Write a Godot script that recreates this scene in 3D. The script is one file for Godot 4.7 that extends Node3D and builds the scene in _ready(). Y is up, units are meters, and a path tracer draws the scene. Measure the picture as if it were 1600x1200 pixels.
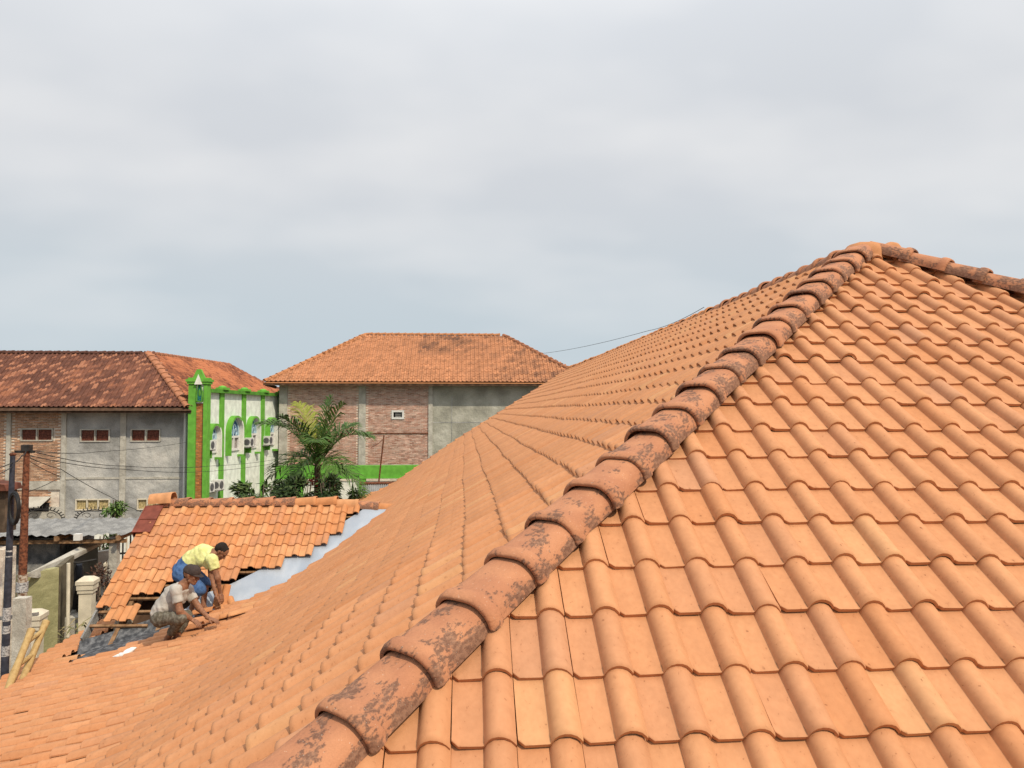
extends Node3D
# Roof-top view over new clay tiles: hip roof, wing under repair, two roofers, buildings behind.
# The camera stands at (0, HC, 0) and looks along -Z; d below is the distance along -Z, h the height over the camera.

const FPX = 1170.0
const HC = 6.1
const YAW = -3.62
const PITCH = 2.1
const SR = 3.98      # ridge of the main roof: x
const HR = 1.57      # ridge height over the camera
const DA = 7.22      # d of the apex of the near hip
const DF = 28.0      # d of the far gable
const AL = 0.632     # pitch of the upper roof
const AQ = 0.24      # pitch of the flared lower roof
const RB = 6.95      # run at which the roof flares
const RE = 10.5      # run of the eave
const TW = 0.24      # tile pitch across
const TE = 0.293      # tile pitch down the slope
const TL = 0.352     # tile length

var cam_basis: Basis
var rng := RandomNumberGenerator.new()
var names := {}
var M := {}

# ------------------------------------------------------------------ helpers
class MB:
	var st := SurfaceTool.new()
	var g := 1
	func _init():
		st.begin(Mesh.PRIMITIVE_TRIANGLES)
	func flat():
		st.set_smooth_group(-1)
	func smooth():
		g += 1
		st.set_smooth_group(g)
	func tri(a, b, c):          # counter-clockwise seen from outside
		st.add_vertex(a); st.add_vertex(c); st.add_vertex(b)
	func quad(a, b, c, d):
		tri(a, b, c); tri(a, c, d)
	func quv(a, b, c, d, ua, ub, uc, ud):
		for k in [[a, ua], [c, uc], [b, ub], [a, ua], [d, ud], [c, uc]]:
			st.set_uv(k[1]); st.add_vertex(k[0])
	func box(c: Vector3, s: Vector3, b := Basis.IDENTITY):
		flat()
		var p := []
		for i in 8:
			p.append(c + b * Vector3(s.x * (0.5 if i & 1 else -0.5), s.y * (0.5 if i & 2 else -0.5), s.z * (0.5 if i & 4 else -0.5)))
		quad(p[4], p[5], p[7], p[6]); quad(p[1], p[0], p[2], p[3]); quad(p[5], p[1], p[3], p[7])
		quad(p[0], p[4], p[6], p[2]); quad(p[6], p[7], p[3], p[2]); quad(p[0], p[1], p[5], p[4])
	func bar(a: Vector3, b: Vector3, w: float, t: float, up := Vector3.UP):   # a board from a to b
		var z := (b - a).normalized()
		var x := up.cross(z)
		if x.length() < 0.01:
			x = Vector3.RIGHT.cross(z)
		x = x.normalized()
		var y := z.cross(x)
		box((a + b) * 0.5, Vector3(w, t, a.distance_to(b)), Basis(x, y, z))
	func surf(rows: Array):     # rows of points; the outside is on the left of row direction x column direction
		smooth()
		for i in rows.size() - 1:
			for j in rows[i].size() - 1:
				quad(rows[i][j], rows[i + 1][j], rows[i + 1][j + 1], rows[i][j + 1])
	func tube(pts: Array, radii: Array, n := 8, caps := true):
		smooth()
		var rows := []
		var prev := Vector3.ZERO
		for i in pts.size():
			var t: Vector3 = (pts[mini(i + 1, pts.size() - 1)] - pts[maxi(i - 1, 0)]).normalized()
			var x := prev - t * prev.dot(t)
			if i == 0 or x.length() < 0.001:
				x = t.cross(Vector3.UP if absf(t.y) < 0.9 else Vector3.RIGHT)
			x = x.normalized()
			prev = x
			var y := t.cross(x)
			var row := []
			for k in n + 1:
				var a := TAU * (k % n) / n
				row.append(pts[i] + (x * cos(a) + y * sin(a)) * radii[mini(i, radii.size() - 1)])
			rows.append(row)
		for i in rows.size() - 1:
			for j in n:
				quad(rows[i][j], rows[i][j + 1], rows[i + 1][j + 1], rows[i + 1][j])
		if caps:
			flat()
			for j in n:
				tri(pts[0], rows[0][j + 1], rows[0][j])
				tri(pts[-1], rows[-1][j], rows[-1][j + 1])
	func ball(c: Vector3, r: Vector3, b := Basis.IDENTITY, n := 10):
		smooth()
		var rows := []
		for i in n / 2 + 1:
			var v := PI * i / (n / 2)
			var row := []
			for j in n + 1:
				var u := TAU * (j % n) / n
				row.append(c + b * (Vector3(sin(v) * cos(u), cos(v), -sin(v) * sin(u)) * r))
			rows.append(row)
		for i in rows.size() - 1:
			for j in n:
				if i > 0:
					tri(rows[i][j], rows[i + 1][j], rows[i][j + 1])
				if i < rows.size() - 2:
					tri(rows[i][j + 1], rows[i + 1][j], rows[i + 1][j + 1])
	func prism(poly: Array, depth: Vector3, sides := true):   # a flat outline (counter-clockwise seen against depth) pushed along depth
		flat()
		var p2 := PackedVector2Array()
		var n: Vector3 = depth.normalized()
		var x := n.cross(Vector3.UP) if absf(n.y) < 0.9 else Vector3.RIGHT
		x = x.normalized()
		var y := x.cross(n)
		for q in poly:
			p2.append(Vector2(q.dot(x), q.dot(y)))
		var idx := Geometry2D.triangulate_polygon(p2)
		for i in range(0, idx.size(), 3):
			var a: Vector3 = poly[idx[i]]
			var b: Vector3 = poly[idx[i + 1]]
			var c: Vector3 = poly[idx[i + 2]]
			if (b - a).cross(c - a).dot(n) > 0.0:
				var s := b
				b = c
				c = s
			tri(a, b, c)
			tri(a + depth, c + depth, b + depth)
		if sides:
			var area := 0.0
			for i in p2.size():
				area += p2[i].cross(p2[(i + 1) % p2.size()])
			for i in poly.size():
				var a: Vector3 = poly[i]
				var b: Vector3 = poly[(i + 1) % poly.size()]
				if area > 0.0:
					quad(a, a + depth, b + depth, b)
				else:
					quad(b, b + depth, a + depth, a)
	func wall(o: Vector3, u: Vector3, v: Vector3, n: Vector3, w: float, h: float, t: float, holes: Array):   # a wall with rectangular holes [x0, y0, x1, y1], thickness t behind its face
		var xs := [0.0, w]
		var ys := [0.0, h]
		for q in holes:
			xs.append(q[0]); xs.append(q[2]); ys.append(q[1]); ys.append(q[3])
		xs.sort(); ys.sort()
		var b := Basis(u, v, n)
		for i in xs.size() - 1:
			if xs[i + 1] - xs[i] < 0.001: continue
			var y0: float = -1.0
			for j in ys.size() - 1:
				if ys[j + 1] - ys[j] < 0.001: continue
				var cx: float = (xs[i] + xs[i + 1]) * 0.5
				var cy: float = (ys[j] + ys[j + 1]) * 0.5
				var open := false
				for q in holes:
					if cx > q[0] and cx < q[2] and cy > q[1] and cy < q[3]: open = true
				if not open and y0 < 0.0: y0 = ys[j]
				if y0 >= 0.0 and (open or j == ys.size() - 2 or ys[j + 1] >= h - 0.001):
					var y1: float = ys[j] if open else ys[j + 1]
					if y1 > y0:
						box(o + u * cx + v * ((y0 + y1) * 0.5) - n * (t * 0.5), Vector3(xs[i + 1] - xs[i], y1 - y0, t), b)
					y0 = -1.0
	func done(m: Material) -> ArrayMesh:
		st.generate_normals()
		st.set_material(m)
		return st.commit()

func numbered(called: String) -> String:
	if not names.has(called):
		names[called] = 0
		return called
	names[called] += 1
	return "%s_%03d" % [called, names[called]]

func tag(o: Node, label: String, category: String, group := "", kind := "") -> Node:
	if label: o.set_meta("label", label)
	if category: o.set_meta("category", category)
	if group: o.set_meta("group", group)
	if kind: o.set_meta("kind", kind)
	return o

func thing(called: String, label: String, category: String, pos := Vector3.ZERO, group := "", turn := 0.0) -> Node3D:
	var o := Node3D.new()
	o.name = numbered(called)
	add_child(o)
	o.position = pos
	o.rotation.y = turn
	tag(o, label, category, group)
	return o

# a mesh whose points are in the world, hung under a thing
func part(called: String, mb: MB, m: Material, parent: Node3D = self, local := false) -> MeshInstance3D:
	var mesh := mb.done(m)
	return place(called, mesh, Transform3D.IDENTITY, parent, local)

func place(called: String, mesh: Mesh, xf: Transform3D, parent: Node3D = self, local := false, m: Material = null) -> MeshInstance3D:
	var o := MeshInstance3D.new()
	o.name = called if parent != self else numbered(called)
	o.mesh = mesh
	if m: o.material_override = m
	parent.add_child(o, true)
	o.transform = xf if local else parent.global_transform.affine_inverse() * xf
	return o

func many(called: String, mesh: Mesh, xfs: Array, cols: Array, parent: Node3D) -> MultiMeshInstance3D:
	var mm := MultiMesh.new()
	mm.transform_format = MultiMesh.TRANSFORM_3D
	mm.use_colors = not cols.is_empty()
	mm.mesh = mesh
	mm.instance_count = xfs.size()
	for i in xfs.size():
		mm.set_instance_transform(i, xfs[i])
		if mm.use_colors: mm.set_instance_color(i, cols[i])
	var o := MultiMeshInstance3D.new()
	o.name = called
	o.multimesh = mm
	o.set_meta("kind", "stuff")
	parent.add_child(o, true)
	o.transform = parent.global_transform.affine_inverse() if parent != self else Transform3D.IDENTITY
	return o

func ray(x: float, y: float) -> Vector3:
	var v := cam_basis * Vector3((x - 800.0) / FPX, (600.0 - y) / FPX, -1.0)
	return v / -v.z

func at(x: float, y: float, d: float) -> Vector3:
	return Vector3(0, HC, 0) + ray(x, y) * d

func seen_at(p: Vector3) -> Vector2:
	var v := cam_basis.inverse() * (p - Vector3(0, HC, 0))
	if v.z > -0.3: return Vector2(-9999, -9999)
	return Vector2(800 + FPX * v.x / -v.z, 600 - FPX * v.y / -v.z)

func lin(r: float, g: float, b: float) -> Color:
	return Color(r, g, b).linear_to_srgb()

func noise(sd: int, freq: float, oct := 4, kind := FastNoiseLite.TYPE_SIMPLEX_SMOOTH) -> FastNoiseLite:
	var n := FastNoiseLite.new()
	n.seed = sd
	n.noise_type = kind
	n.frequency = freq
	n.fractal_octaves = oct
	return n

func ramp(stops: Array) -> Gradient:
	var g := Gradient.new()
	var o := PackedFloat32Array()
	var c := PackedColorArray()
	for s in stops:
		o.append(s[0]); c.append(s[1])
	g.offsets = o
	g.colors = c
	return g

var tex_store := {}
func ntex(sd: int, freq: float, stops: Array, oct := 4, size := 512, normal := false, bump := 4.0) -> NoiseTexture2D:
	var key := str([sd, freq, stops, oct, size, normal, bump])
	if tex_store.has(key): return tex_store[key]
	var t := NoiseTexture2D.new()
	t.width = size
	t.height = size
	t.seamless = true
	t.noise = noise(sd, freq, oct)
	if normal:
		t.as_normal_map = true
		t.bump_strength = bump
	else:
		t.color_ramp = ramp(stops)
	tex_store[key] = t
	return t

func grey(v: float) -> Color:
	return Color(v, v, v)

# colour c (linear base colour) broken up by a coarse and a fine noise, mapped in the world
func mat(c: Color, rough := 0.85, amp := 0.12, scale := 0.6, sd := 1, vcol := false, bump := 0.0, fine := 0.08) -> StandardMaterial3D:
	var m := StandardMaterial3D.new()
	m.albedo_color = Color(minf(c.r * (1.0 + amp * 0.5), 1.0), minf(c.g * (1.0 + amp * 0.5), 1.0), minf(c.b * (1.0 + amp * 0.5), 1.0)).linear_to_srgb()
	m.roughness = rough
	m.metallic_specular = 0.3
	m.uv1_triplanar = true
	m.uv1_world_triplanar = true
	m.uv1_scale = Vector3.ONE * scale
	if amp > 0.0:
		m.albedo_texture = ntex(1 + sd % 3, 0.012, [[0.25, grey(1.0 - snappedf(amp, 0.05))], [0.75, grey(1.0)]], 5)
	if fine > 0.0:
		m.detail_enabled = true
		m.detail_blend_mode = BaseMaterial3D.BLEND_MODE_MUL
		m.detail_uv_layer = BaseMaterial3D.DETAIL_UV_2
		m.detail_albedo = ntex(77, 0.05, [[0.2, grey(1.0 - snappedf(fine, 0.05))], [0.7, grey(1.0)]], 4)
		m.uv2_triplanar = true
		m.uv2_world_triplanar = true
		m.uv2_scale = Vector3.ONE * scale * 5.3
	if bump > 0.0:
		m.normal_enabled = true
		m.normal_texture = ntex(5, 0.03, [], 5, 512, true, 6.0)
		m.normal_scale = bump
	m.vertex_color_use_as_albedo = vcol
	return m

# a mottled wall: several colours along a noise
func mottled(stops: Array, rough := 0.9, scale := 0.25, sd := 3, freq := 0.01, fine := 0.15) -> StandardMaterial3D:
	var m := mat(Color(1, 1, 1), rough, 0.0, scale, sd, false, 0.4, fine)
	m.albedo_color = Color.WHITE
	m.albedo_texture = ntex(sd, freq, stops, 6)
	return m

# ------------------------------------------------------------------ the main roof's section
var sec := []      # [run, height, slope] every 2 cm of arc
func slope_at(r: float) -> float:
	return lerpf(lerpf(AL, 0.69, smoothstep(3.6, 4.8, r)), AQ, smoothstep(RB - 0.9, RB + 0.9, r))
func make_section():
	var r := 0.0
	var h := HR
	while r < RE + 0.6:
		sec.append([r, h, slope_at(r)])
		var s := slope_at(r)
		var k := 0.02 / sqrt(1.0 + s * s)
		r += k
		h -= s * k
func prof(a: float) -> Array:
	if a <= 0.0:
		var k := a / sqrt(1.0 + AL * AL)
		return [k, HR - AL * k, AL]
	var i := clampi(int(a / 0.02), 0, sec.size() - 2)
	var t := a / 0.02 - i
	return [lerpf(sec[i][0], sec[i + 1][0], t), lerpf(sec[i][1], sec[i + 1][1], t), lerpf(sec[i][2], sec[i + 1][2], t)]
func roof_h(r: float) -> float:
	var lo := 0
	var hi := sec.size() - 1
	while hi - lo > 1:
		var m := (lo + hi) / 2
		if sec[m][0] > r: hi = m
		else: lo = m
	return sec[lo][1] - sec[lo][2] * (r - sec[lo][0])
func arc_of(r: float) -> float:
	var lo := 0
	var hi := sec.size() - 1
	while hi - lo > 1:
		var m := (lo + hi) / 2
		if sec[m][0] > r: hi = m
		else: lo = m
	return lo * 0.02
# a point of the left slope under the pixel ray
func on_slope(x: float, y: float, lift := 0.0) -> Vector3:
	var v := ray(x, y)
	var lo := 2.0
	var hi := 40.0
	for i in 40:
		var m := (lo + hi) * 0.5
		var p := v * m
		if p.y > roof_h(SR - p.x) + lift: lo = m
		else: hi = m
	return Vector3(0, HC, 0) + v * lo

# ------------------------------------------------------------------ tiles
# tile axes: x along the course, y out of the roof, z down the slope; a flat pan on the left, a roll on the right
func tile_profile(fine: bool) -> Array:
	# [pan] and [roll], apart so that the crease between them stays crisp
	if fine:
		return [[[-0.004, 0.001], [0.022, 0.0], [0.070, 0.0005], [0.112, 0.0015], [0.119, 0.004]], [[0.119, 0.004], [0.124, 0.018], [0.133, 0.036], [0.148, 0.050], [0.170, 0.0575], [0.194, 0.055], [0.216, 0.044], [0.231, 0.028], [0.2432, 0.011]]]
	return [[[-0.004, 0.001], [0.022, 0.0], [0.119, 0.003]], [[0.119, 0.004], [0.130, 0.031], [0.155, 0.053], [0.194, 0.055], [0.222, 0.040], [0.2432, 0.011]]]

func make_tile(fine: bool, m: Material, twist := 0.0) -> ArrayMesh:
	var pr := tile_profile(fine)
	var zs := [[0.0, 0.0], [TL - 0.045, 0.0], [TL - 0.03, 0.004], [TL - 0.007, 0.003], [TL, -0.005]] if fine else [[0.0, 0.0], [TL - 0.02, 0.002], [TL, -0.004]]
	var mb := MB.new()
	var rows := []
	for half in 2:
		var rs := []
		for z in zs:
			var row := []
			for p in pr[half]:
				var bead: float = z[1] * (1.0 if half == 1 else 0.35)
				var zz: float = z[0]
				if p[0] < 0.01: zz = minf(zz, TL - 0.028 + 0.2 * (zz - TL + 0.028) if zz > TL - 0.028 else zz)
				row.append(Vector3(p[0] * (TW / 0.25), p[1] * 0.97 + bead + twist * zz * (p[0] - 0.12), zz))
			rs.append(row)
		mb.surf(rs)
		for k in rs.size():
			if half == 0: rows.append(rs[k])
			else: rows[k].append_array(rs[k])
	mb.flat()
	var last: Array = rows[-1]
	for j in last.size() - 1:
		var a: Vector3 = last[j]
		var b: Vector3 = last[j + 1]
		var dn := Vector3(0, -0.019, -0.004)
		mb.quad(a + dn, b + dn, b, a)
	for k in rows.size() - 1:      # the long edges
		for e in [0, -1]:
			var a: Vector3 = rows[k][e]
			var b: Vector3 = rows[k + 1][e]
			var dn := Vector3(0, -0.014, 0)
			if e == 0: mb.quad(a + dn, b + dn, b, a)
			else: mb.quad(b + dn, a + dn, a, b)
	return mb.done(m)

# the part of a mesh where n.p + k > 0 (local axes)
func clip_mesh(mesh: ArrayMesh, planes: Array, m: Material) -> ArrayMesh:
	var arr := mesh.surface_get_arrays(0)
	var vs: PackedVector3Array = arr[Mesh.ARRAY_VERTEX]
	var ns: PackedVector3Array = arr[Mesh.ARRAY_NORMAL]
	var ix = arr[Mesh.ARRAY_INDEX]
	var st := SurfaceTool.new()
	st.begin(Mesh.PRIMITIVE_TRIANGLES)
	var n: int = ix.size() if ix != null else vs.size()
	var any := false
	for t in range(0, n, 3):
		var poly := []
		for c in 3:
			var i: int = ix[t + c] if ix != null else t + c
			poly.append([vs[i], ns[i]])
		for pl in planes:
			var out := []
			for c in poly.size():
				var a = poly[c]
				var b = poly[(c + 1) % poly.size()]
				var da: float = pl[0].dot(a[0]) + pl[1]
				var db: float = pl[0].dot(b[0]) + pl[1]
				if da > 0.0: out.append(a)
				if (da > 0.0) != (db > 0.0):
					var f := da / (da - db)
					out.append([a[0].lerp(b[0], f), a[1].lerp(b[1], f).normalized()])
			poly = out
		for c in range(1, poly.size() - 1):
			for q in [poly[0], poly[c], poly[c + 1]]:
				st.set_normal(q[1]); st.add_vertex(q[0])
			any = true
	if not any: return null
	st.set_material(m)
	return st.commit()

var tones := []          # linear tile colours
var tile_mats := []
var tile_fine := []      # fine tiles, a few twists
var tile_far: ArrayMesh
var tile_far_fine: ArrayMesh

func tone_for(p: Vector3) -> int:
	var v := rng.randf()
	if v < 0.50: return 0
	if v < 0.70: return 1
	if v < 0.84: return 2
	if v < 0.94: return 3
	if v < 0.975: return 4
	return 5

func tile_frame(tail: Vector3, x: Vector3, down: Vector3, tilt: float) -> Transform3D:
	var n := down.cross(x).normalized()     # z cross x = y
	var z := (down * cos(tilt) + n * sin(tilt)).normalized()
	var y := z.cross(x).normalized()
	var o := tail + n * (sin(tilt) * TL + 0.012) - z * TL
	return Transform3D(Basis(x, y, z), o)

func jitter(xf: Transform3D, k := 1.0) -> Transform3D:
	var b := xf.basis
	b = Basis(b.y, rng.randfn(0.0, 0.006) * k) * b
	b = Basis(b.z, rng.randfn(0.0, 0.010) * k) * b
	b = Basis(b.x, rng.randfn(0.0, 0.006) * k) * b
	return Transform3D(b, xf.origin + xf.basis.y * rng.randf_range(-0.001, 0.003) * k + xf.basis.x * rng.randfn(0.0, 0.0015) * k + xf.basis.z * rng.randfn(0.0, 0.004) * k)

# ------------------------------------------------------------------ ridge caps
var cap_mats := []
var cap_new: StandardMaterial3D
func make_cap(length: float, w := 0.154, hgt := 0.122, rim := 0.8) -> ArrayMesh:
	var mb := MB.new()
	var n := 16
	var zs := [[0.0, 0.93], [length * 0.4, 0.965], [length - 0.085, 1.0], [length - 0.074, 1.02 + 0.07 * rim], [length - 0.052, 1.02 + 0.135 * rim], [length - 0.026, 1.02 + 0.135 * rim], [length - 0.007, 1.02 + 0.08 * rim], [length, 1.0 + 0.03 * rim], [length - 0.004, 0.94]]
	var rows := []
	for z in zs:
		var row := []
		for j in n + 1:
			var a := PI * j / n
			var cx := cos(a)
			var sy := sin(a)
			var ex := signf(cx) * pow(absf(cx), 0.82)
			var ey := pow(maxf(sy, 0.0), 0.78)
			row.append(Vector3(-ex * w * z[1], ey * hgt * z[1] * (1.0 + 0.02 * cos(6.0 * a)), z[0]))
		rows.append(row)
	mb.smooth()
	for i in rows.size() - 1:
		for j in n:
			mb.quv(rows[i][j], rows[i + 1][j], rows[i + 1][j + 1], rows[i][j + 1],
				Vector2(float(j) / n, zs[i][0] / length), Vector2(float(j) / n, zs[i + 1][0] / length), Vector2(float(j + 1) / n, zs[i + 1][0] / length), Vector2(float(j + 1) / n, zs[i][0] / length))
	return mb.done(null)

func cap_frame(tail: Vector3, down: Vector3, length: float, lift: float) -> Transform3D:
	var y := (Vector3.UP - down * down.y).normalized()
	var z := (down * cos(0.045) + y * sin(0.045)).normalized()
	y = (Vector3.UP - z * z.y).normalized()
	var x := y.cross(z)
	return Transform3D(Basis(x, y, z), tail + y * lift - z * length)

# weathered clay: lichen and soot in blotches with crisp edges, thicker along the long edges and the rim
func cap_texture(sd: int, amount: float) -> ImageTexture:
	var w := 160
	var h := 192
	var im := Image.create(w, h, false, Image.FORMAT_RGB8)
	var na := noise(sd, 0.014, 5)
	var nb := noise(sd + 11, 0.07, 4)
	var nc := noise(sd + 23, 0.3, 2)
	var nd := noise(sd + 37, 0.012, 2)
	var base := Color(0.38, 0.165, 0.088)
	var warm := Color(0.44, 0.20, 0.105)
	var soot := Color(0.10, 0.055, 0.040)
	var mould := Color(0.215, 0.125, 0.085)
	for y in h:
		for x in w:
			var u := float(x) / w
			var v := float(y) / h
			var edge := clampf((absf(u - 0.5) - 0.30) / 0.20, 0.0, 1.0)
			var rim := clampf((v - 0.74) / 0.06, 0.0, 1.0) * clampf((0.86 - v) / 0.06, 0.0, 1.0)
			var side := clampf((u - 0.55) / 0.4, 0.0, 1.0)
			var a := na.get_noise_2d(x * 1.2, y * 0.8)
			var b := nb.get_noise_2d(x * 1.6, y * 0.8)
			var c := nc.get_noise_2d(x, y)
			var e := a * 0.75 + b * 0.42 + c * 0.12 + 0.32 * edge + 0.16 * rim + 0.08 * side * edge - 0.21 + amount
			var col := base.lerp(warm, clampf(0.5 + nd.get_noise_2d(x, y) * 1.2, 0.0, 1.0)) * (1.0 + 0.09 * c + 0.06 * b)
			var k := smoothstep(-0.07, 0.13, e + 0.05 * c)
			var dark := mould.lerp(soot, clampf(0.5 + b * 1.6 + c * 0.5, 0.0, 1.0))
			col = col.lerp(dark, k * (0.78 + 0.2 * c))
			if c > 0.62 and b > 0.25: col = col.lerp(Color(0.62, 0.55, 0.46), 0.6)
			im.set_pixel(x, y, Color(clampf(col.r, 0, 1), clampf(col.g, 0, 1), clampf(col.b, 0, 1)).linear_to_srgb())
	return ImageTexture.create_from_image(im)

# how far the stripped strip reaches on to the main roof at the foot of the valley
func strip_w(r: float) -> float:
	if r < 8.1 or r > 9.72: return 0.0
	return lerpf(0.30, 0.85, smoothstep(8.1, 9.0, r)) * (1.0 - 0.5 * smoothstep(9.3, 10.1, r))

func make_materials():
	tones = [Color(0.528, 0.250, 0.121), Color(0.545, 0.265, 0.130), Color(0.512, 0.246, 0.125), Color(0.518, 0.234, 0.107), Color(0.560, 0.292, 0.143), Color(0.500, 0.250, 0.136)]
	for i in tones.size():
		tile_mats.append(mat(tones[i], 0.72, 0.05, 1.3, 40 + i, false, 0.2, 0.05))
	M.tile_v = mat(Color(1, 1, 1), 0.72, 0.05, 1.3, 41, true, 0.2, 0.05)
	M.tile_v.albedo_color = Color.WHITE
	var specks := ntex(78, 0.035, [[0.0, Color(0.55, 0.47, 0.43)], [0.10, Color(0.74, 0.68, 0.65)], [0.13, Color(0.96, 0.95, 0.94)], [0.5, Color(0.985, 0.98, 0.975)], [0.75, grey(1.0)]], 5)
	for m in tile_mats + [M.tile_v]:
		m.detail_albedo = specks
		m.uv2_scale = Vector3.ONE * 1.6
	for i in 4: tile_fine.append(make_tile(true, tile_mats[0], [0.0, 0.10, -0.10, 0.05][i]))
	tile_far = make_tile(false, M.tile_v)
	for i in 9:
		var m := StandardMaterial3D.new()
		m.albedo_texture = cap_texture(100 + i * 7, [-0.13, 0.0, 0.10, -0.05, 0.16, -0.16, 0.05, 0.20, -0.22][i])
		m.roughness = 0.82
		m.metallic_specular = 0.35
		m.normal_enabled = true
		m.normal_texture = ntex(5, 0.03, [], 5, 512, true, 6.0)
		m.normal_scale = 0.35
		cap_mats.append(m)
	cap_new = mat(Color(0.55, 0.25, 0.11), 0.75, 0.12, 0.9, 31)
	M.wood = mottled([[0.3, lin(0.20, 0.11, 0.055)], [0.6, lin(0.33, 0.20, 0.11)]], 0.85, 0.8, 12, 0.02)
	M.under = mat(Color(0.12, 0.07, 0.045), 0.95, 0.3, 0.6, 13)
	M.plaster = mottled([[0.18, lin(0.26, 0.26, 0.25)], [0.40, lin(0.37, 0.37, 0.36)], [0.6, lin(0.42, 0.42, 0.405)], [0.85, lin(0.54, 0.53, 0.50)]], 0.95, 0.13, 21, 0.008, 0.12)
	M.plaster_dark = mottled([[0.22, lin(0.32, 0.315, 0.27)], [0.5, lin(0.40, 0.395, 0.335)], [0.8, lin(0.49, 0.48, 0.42)]], 0.95, 0.15, 22, 0.009, 0.15)
	M.concrete = mottled([[0.3, lin(0.42, 0.40, 0.35)], [0.7, lin(0.55, 0.53, 0.47)]], 0.95, 0.3, 23)
	M.mortar = mottled([[0.3, lin(0.66, 0.56, 0.47)], [0.7, lin(0.76, 0.68, 0.58)]], 0.95, 0.3, 24)
	M.brick_v = mat(Color(1, 1, 1), 0.9, 0.10, 0.4, 25, true, 0.0, 0.10)
	M.brick_v.albedo_color = Color.WHITE
	M.white = mat(Color(0.82, 0.83, 0.76), 0.8, 0.10, 0.35, 26)
	M.mint = mat(Color(0.81, 0.88, 0.81), 0.8, 0.08, 0.35, 27)
	M.cream = mat(Color(0.72, 0.66, 0.53), 0.8, 0.12, 0.5, 28)
	M.green = mat(Color(0.145, 0.42, 0.055), 0.65, 0.12, 0.4, 29)
	M.green_dark = mat(Color(0.10, 0.30, 0.04), 0.7, 0.15, 0.4, 30)
	M.white_frame = mat(Color(0.72, 0.72, 0.70), 0.6, 0.06, 1.0, 32)
	M.glass = StandardMaterial3D.new()
	M.glass.albedo_color = lin(0.05, 0.05, 0.055)
	M.glass.roughness = 0.12
	M.curtain = mat(Color(0.30, 0.24, 0.21), 0.9, 0.3, 1.5, 33)
	M.blue_glass = mat(Color(0.035, 0.16, 0.34), 0.2, 0.4, 2.0, 34)
	M.iron = mat(Color(0.035, 0.033, 0.032), 0.6, 0.3, 1.0, 35)
	M.rust = mottled([[0.3, lin(0.07, 0.03, 0.02)], [0.55, lin(0.18, 0.065, 0.035)], [0.8, lin(0.27, 0.11, 0.06)]], 0.9, 1.6, 36, 0.02)
	M.tin = mottled([[0.3, lin(0.24, 0.24, 0.235)], [0.7, lin(0.36, 0.36, 0.35)]], 0.7, 0.35, 37, 0.012, 0.3)
	M.soil = mottled([[0.3, lin(0.14, 0.10, 0.065)], [0.7, lin(0.26, 0.21, 0.15)]], 1.0, 0.2, 38)
	M.bamboo = mottled([[0.3, lin(0.38, 0.25, 0.10)], [0.7, lin(0.52, 0.37, 0.17)]], 0.6, 1.3, 39, 0.02)
	M.leaf_v = mat(Color(1, 1, 1), 0.6, 0.2, 1.2, 45, true)
	M.leaf_v.albedo_color = Color.WHITE
	M.leaf_v.backlight_enabled = true
	M.leaf_v.backlight = Color(0.16, 0.2, 0.06)
	M.bark = mottled([[0.3, lin(0.12, 0.09, 0.065)], [0.7, lin(0.26, 0.21, 0.16)]], 0.95, 1.2, 46, 0.03)
	M.black = mat(Color(0.02, 0.02, 0.022), 0.5, 0.2, 1.0, 47)
	M.olive = mottled([[0.3, lin(0.30, 0.29, 0.15)], [0.7, lin(0.42, 0.40, 0.22)]], 0.95, 0.35, 48)

# ------------------------------------------------------------------ the sky
func make_sky() -> Sky:
	var w := 1024
	var h := 512
	var im := Image.create(w, h, false, Image.FORMAT_RGBF)
	var na := noise(8, 0.42, 5)
	var nb := noise(19, 0.16, 3)
	var nc := noise(4, 1.3, 4)
	for y in h:
		var el := (0.5 - (y + 0.5) / h) * PI
		var se := sin(el)
		var base := Color(0.545, 0.63, 0.685).lerp(Color(0.655, 0.682, 0.722), smoothstep(0.05, 0.32, se))
		base = base * (1.0 + 0.75 * smoothstep(0.3, 1.0, se))
		if se < 0.0: base = Color(0.36, 0.35, 0.33)
		for x in w:
			var col := base
			if se >= 0.0:
				var az := ((x + 0.5) / w - 0.5) * TAU
				var d := Vector3(cos(el) * sin(az), se, -cos(el) * cos(az))
				var p := Vector2(d.x, d.z) / (se + 0.22)
				var a := na.get_noise_2d(p.x * 1.5, p.y * 2.0)
				var b := nb.get_noise_2d(p.x * 2.0 + 7.0, p.y * 2.0)
				var c := nc.get_noise_2d(p.x, p.y * 1.6)
				var k := clampf(0.38 + 0.85 * a + 0.75 * b + 0.40 * c, 0.0, 1.0) * smoothstep(-0.04, 0.35, se)
				col = base.lerp(Color(0.85, 0.85, 0.855) * (1.0 + 0.75 * smoothstep(0.3, 1.0, se)), k * 0.85)
				var dark := clampf(-0.15 - 0.7 * b - 0.35 * a, 0.0, 1.0) * smoothstep(0.1, 0.35, se)
				col = col * (1.0 - 0.09 * dark)
			im.set_pixel(x, y, col)
	var m := PanoramaSkyMaterial.new()
	m.panorama = ImageTexture.create_from_image(im)
	var s := Sky.new()
	s.sky_material = m
	return s

# ------------------------------------------------------------------ the house with the big hip roof
var house: Node3D
func sheet(faces: Array) -> MB:      # thin boarding under the tiles
	var mb := MB.new()
	for f in faces: mb.surf(f)
	return mb

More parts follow.
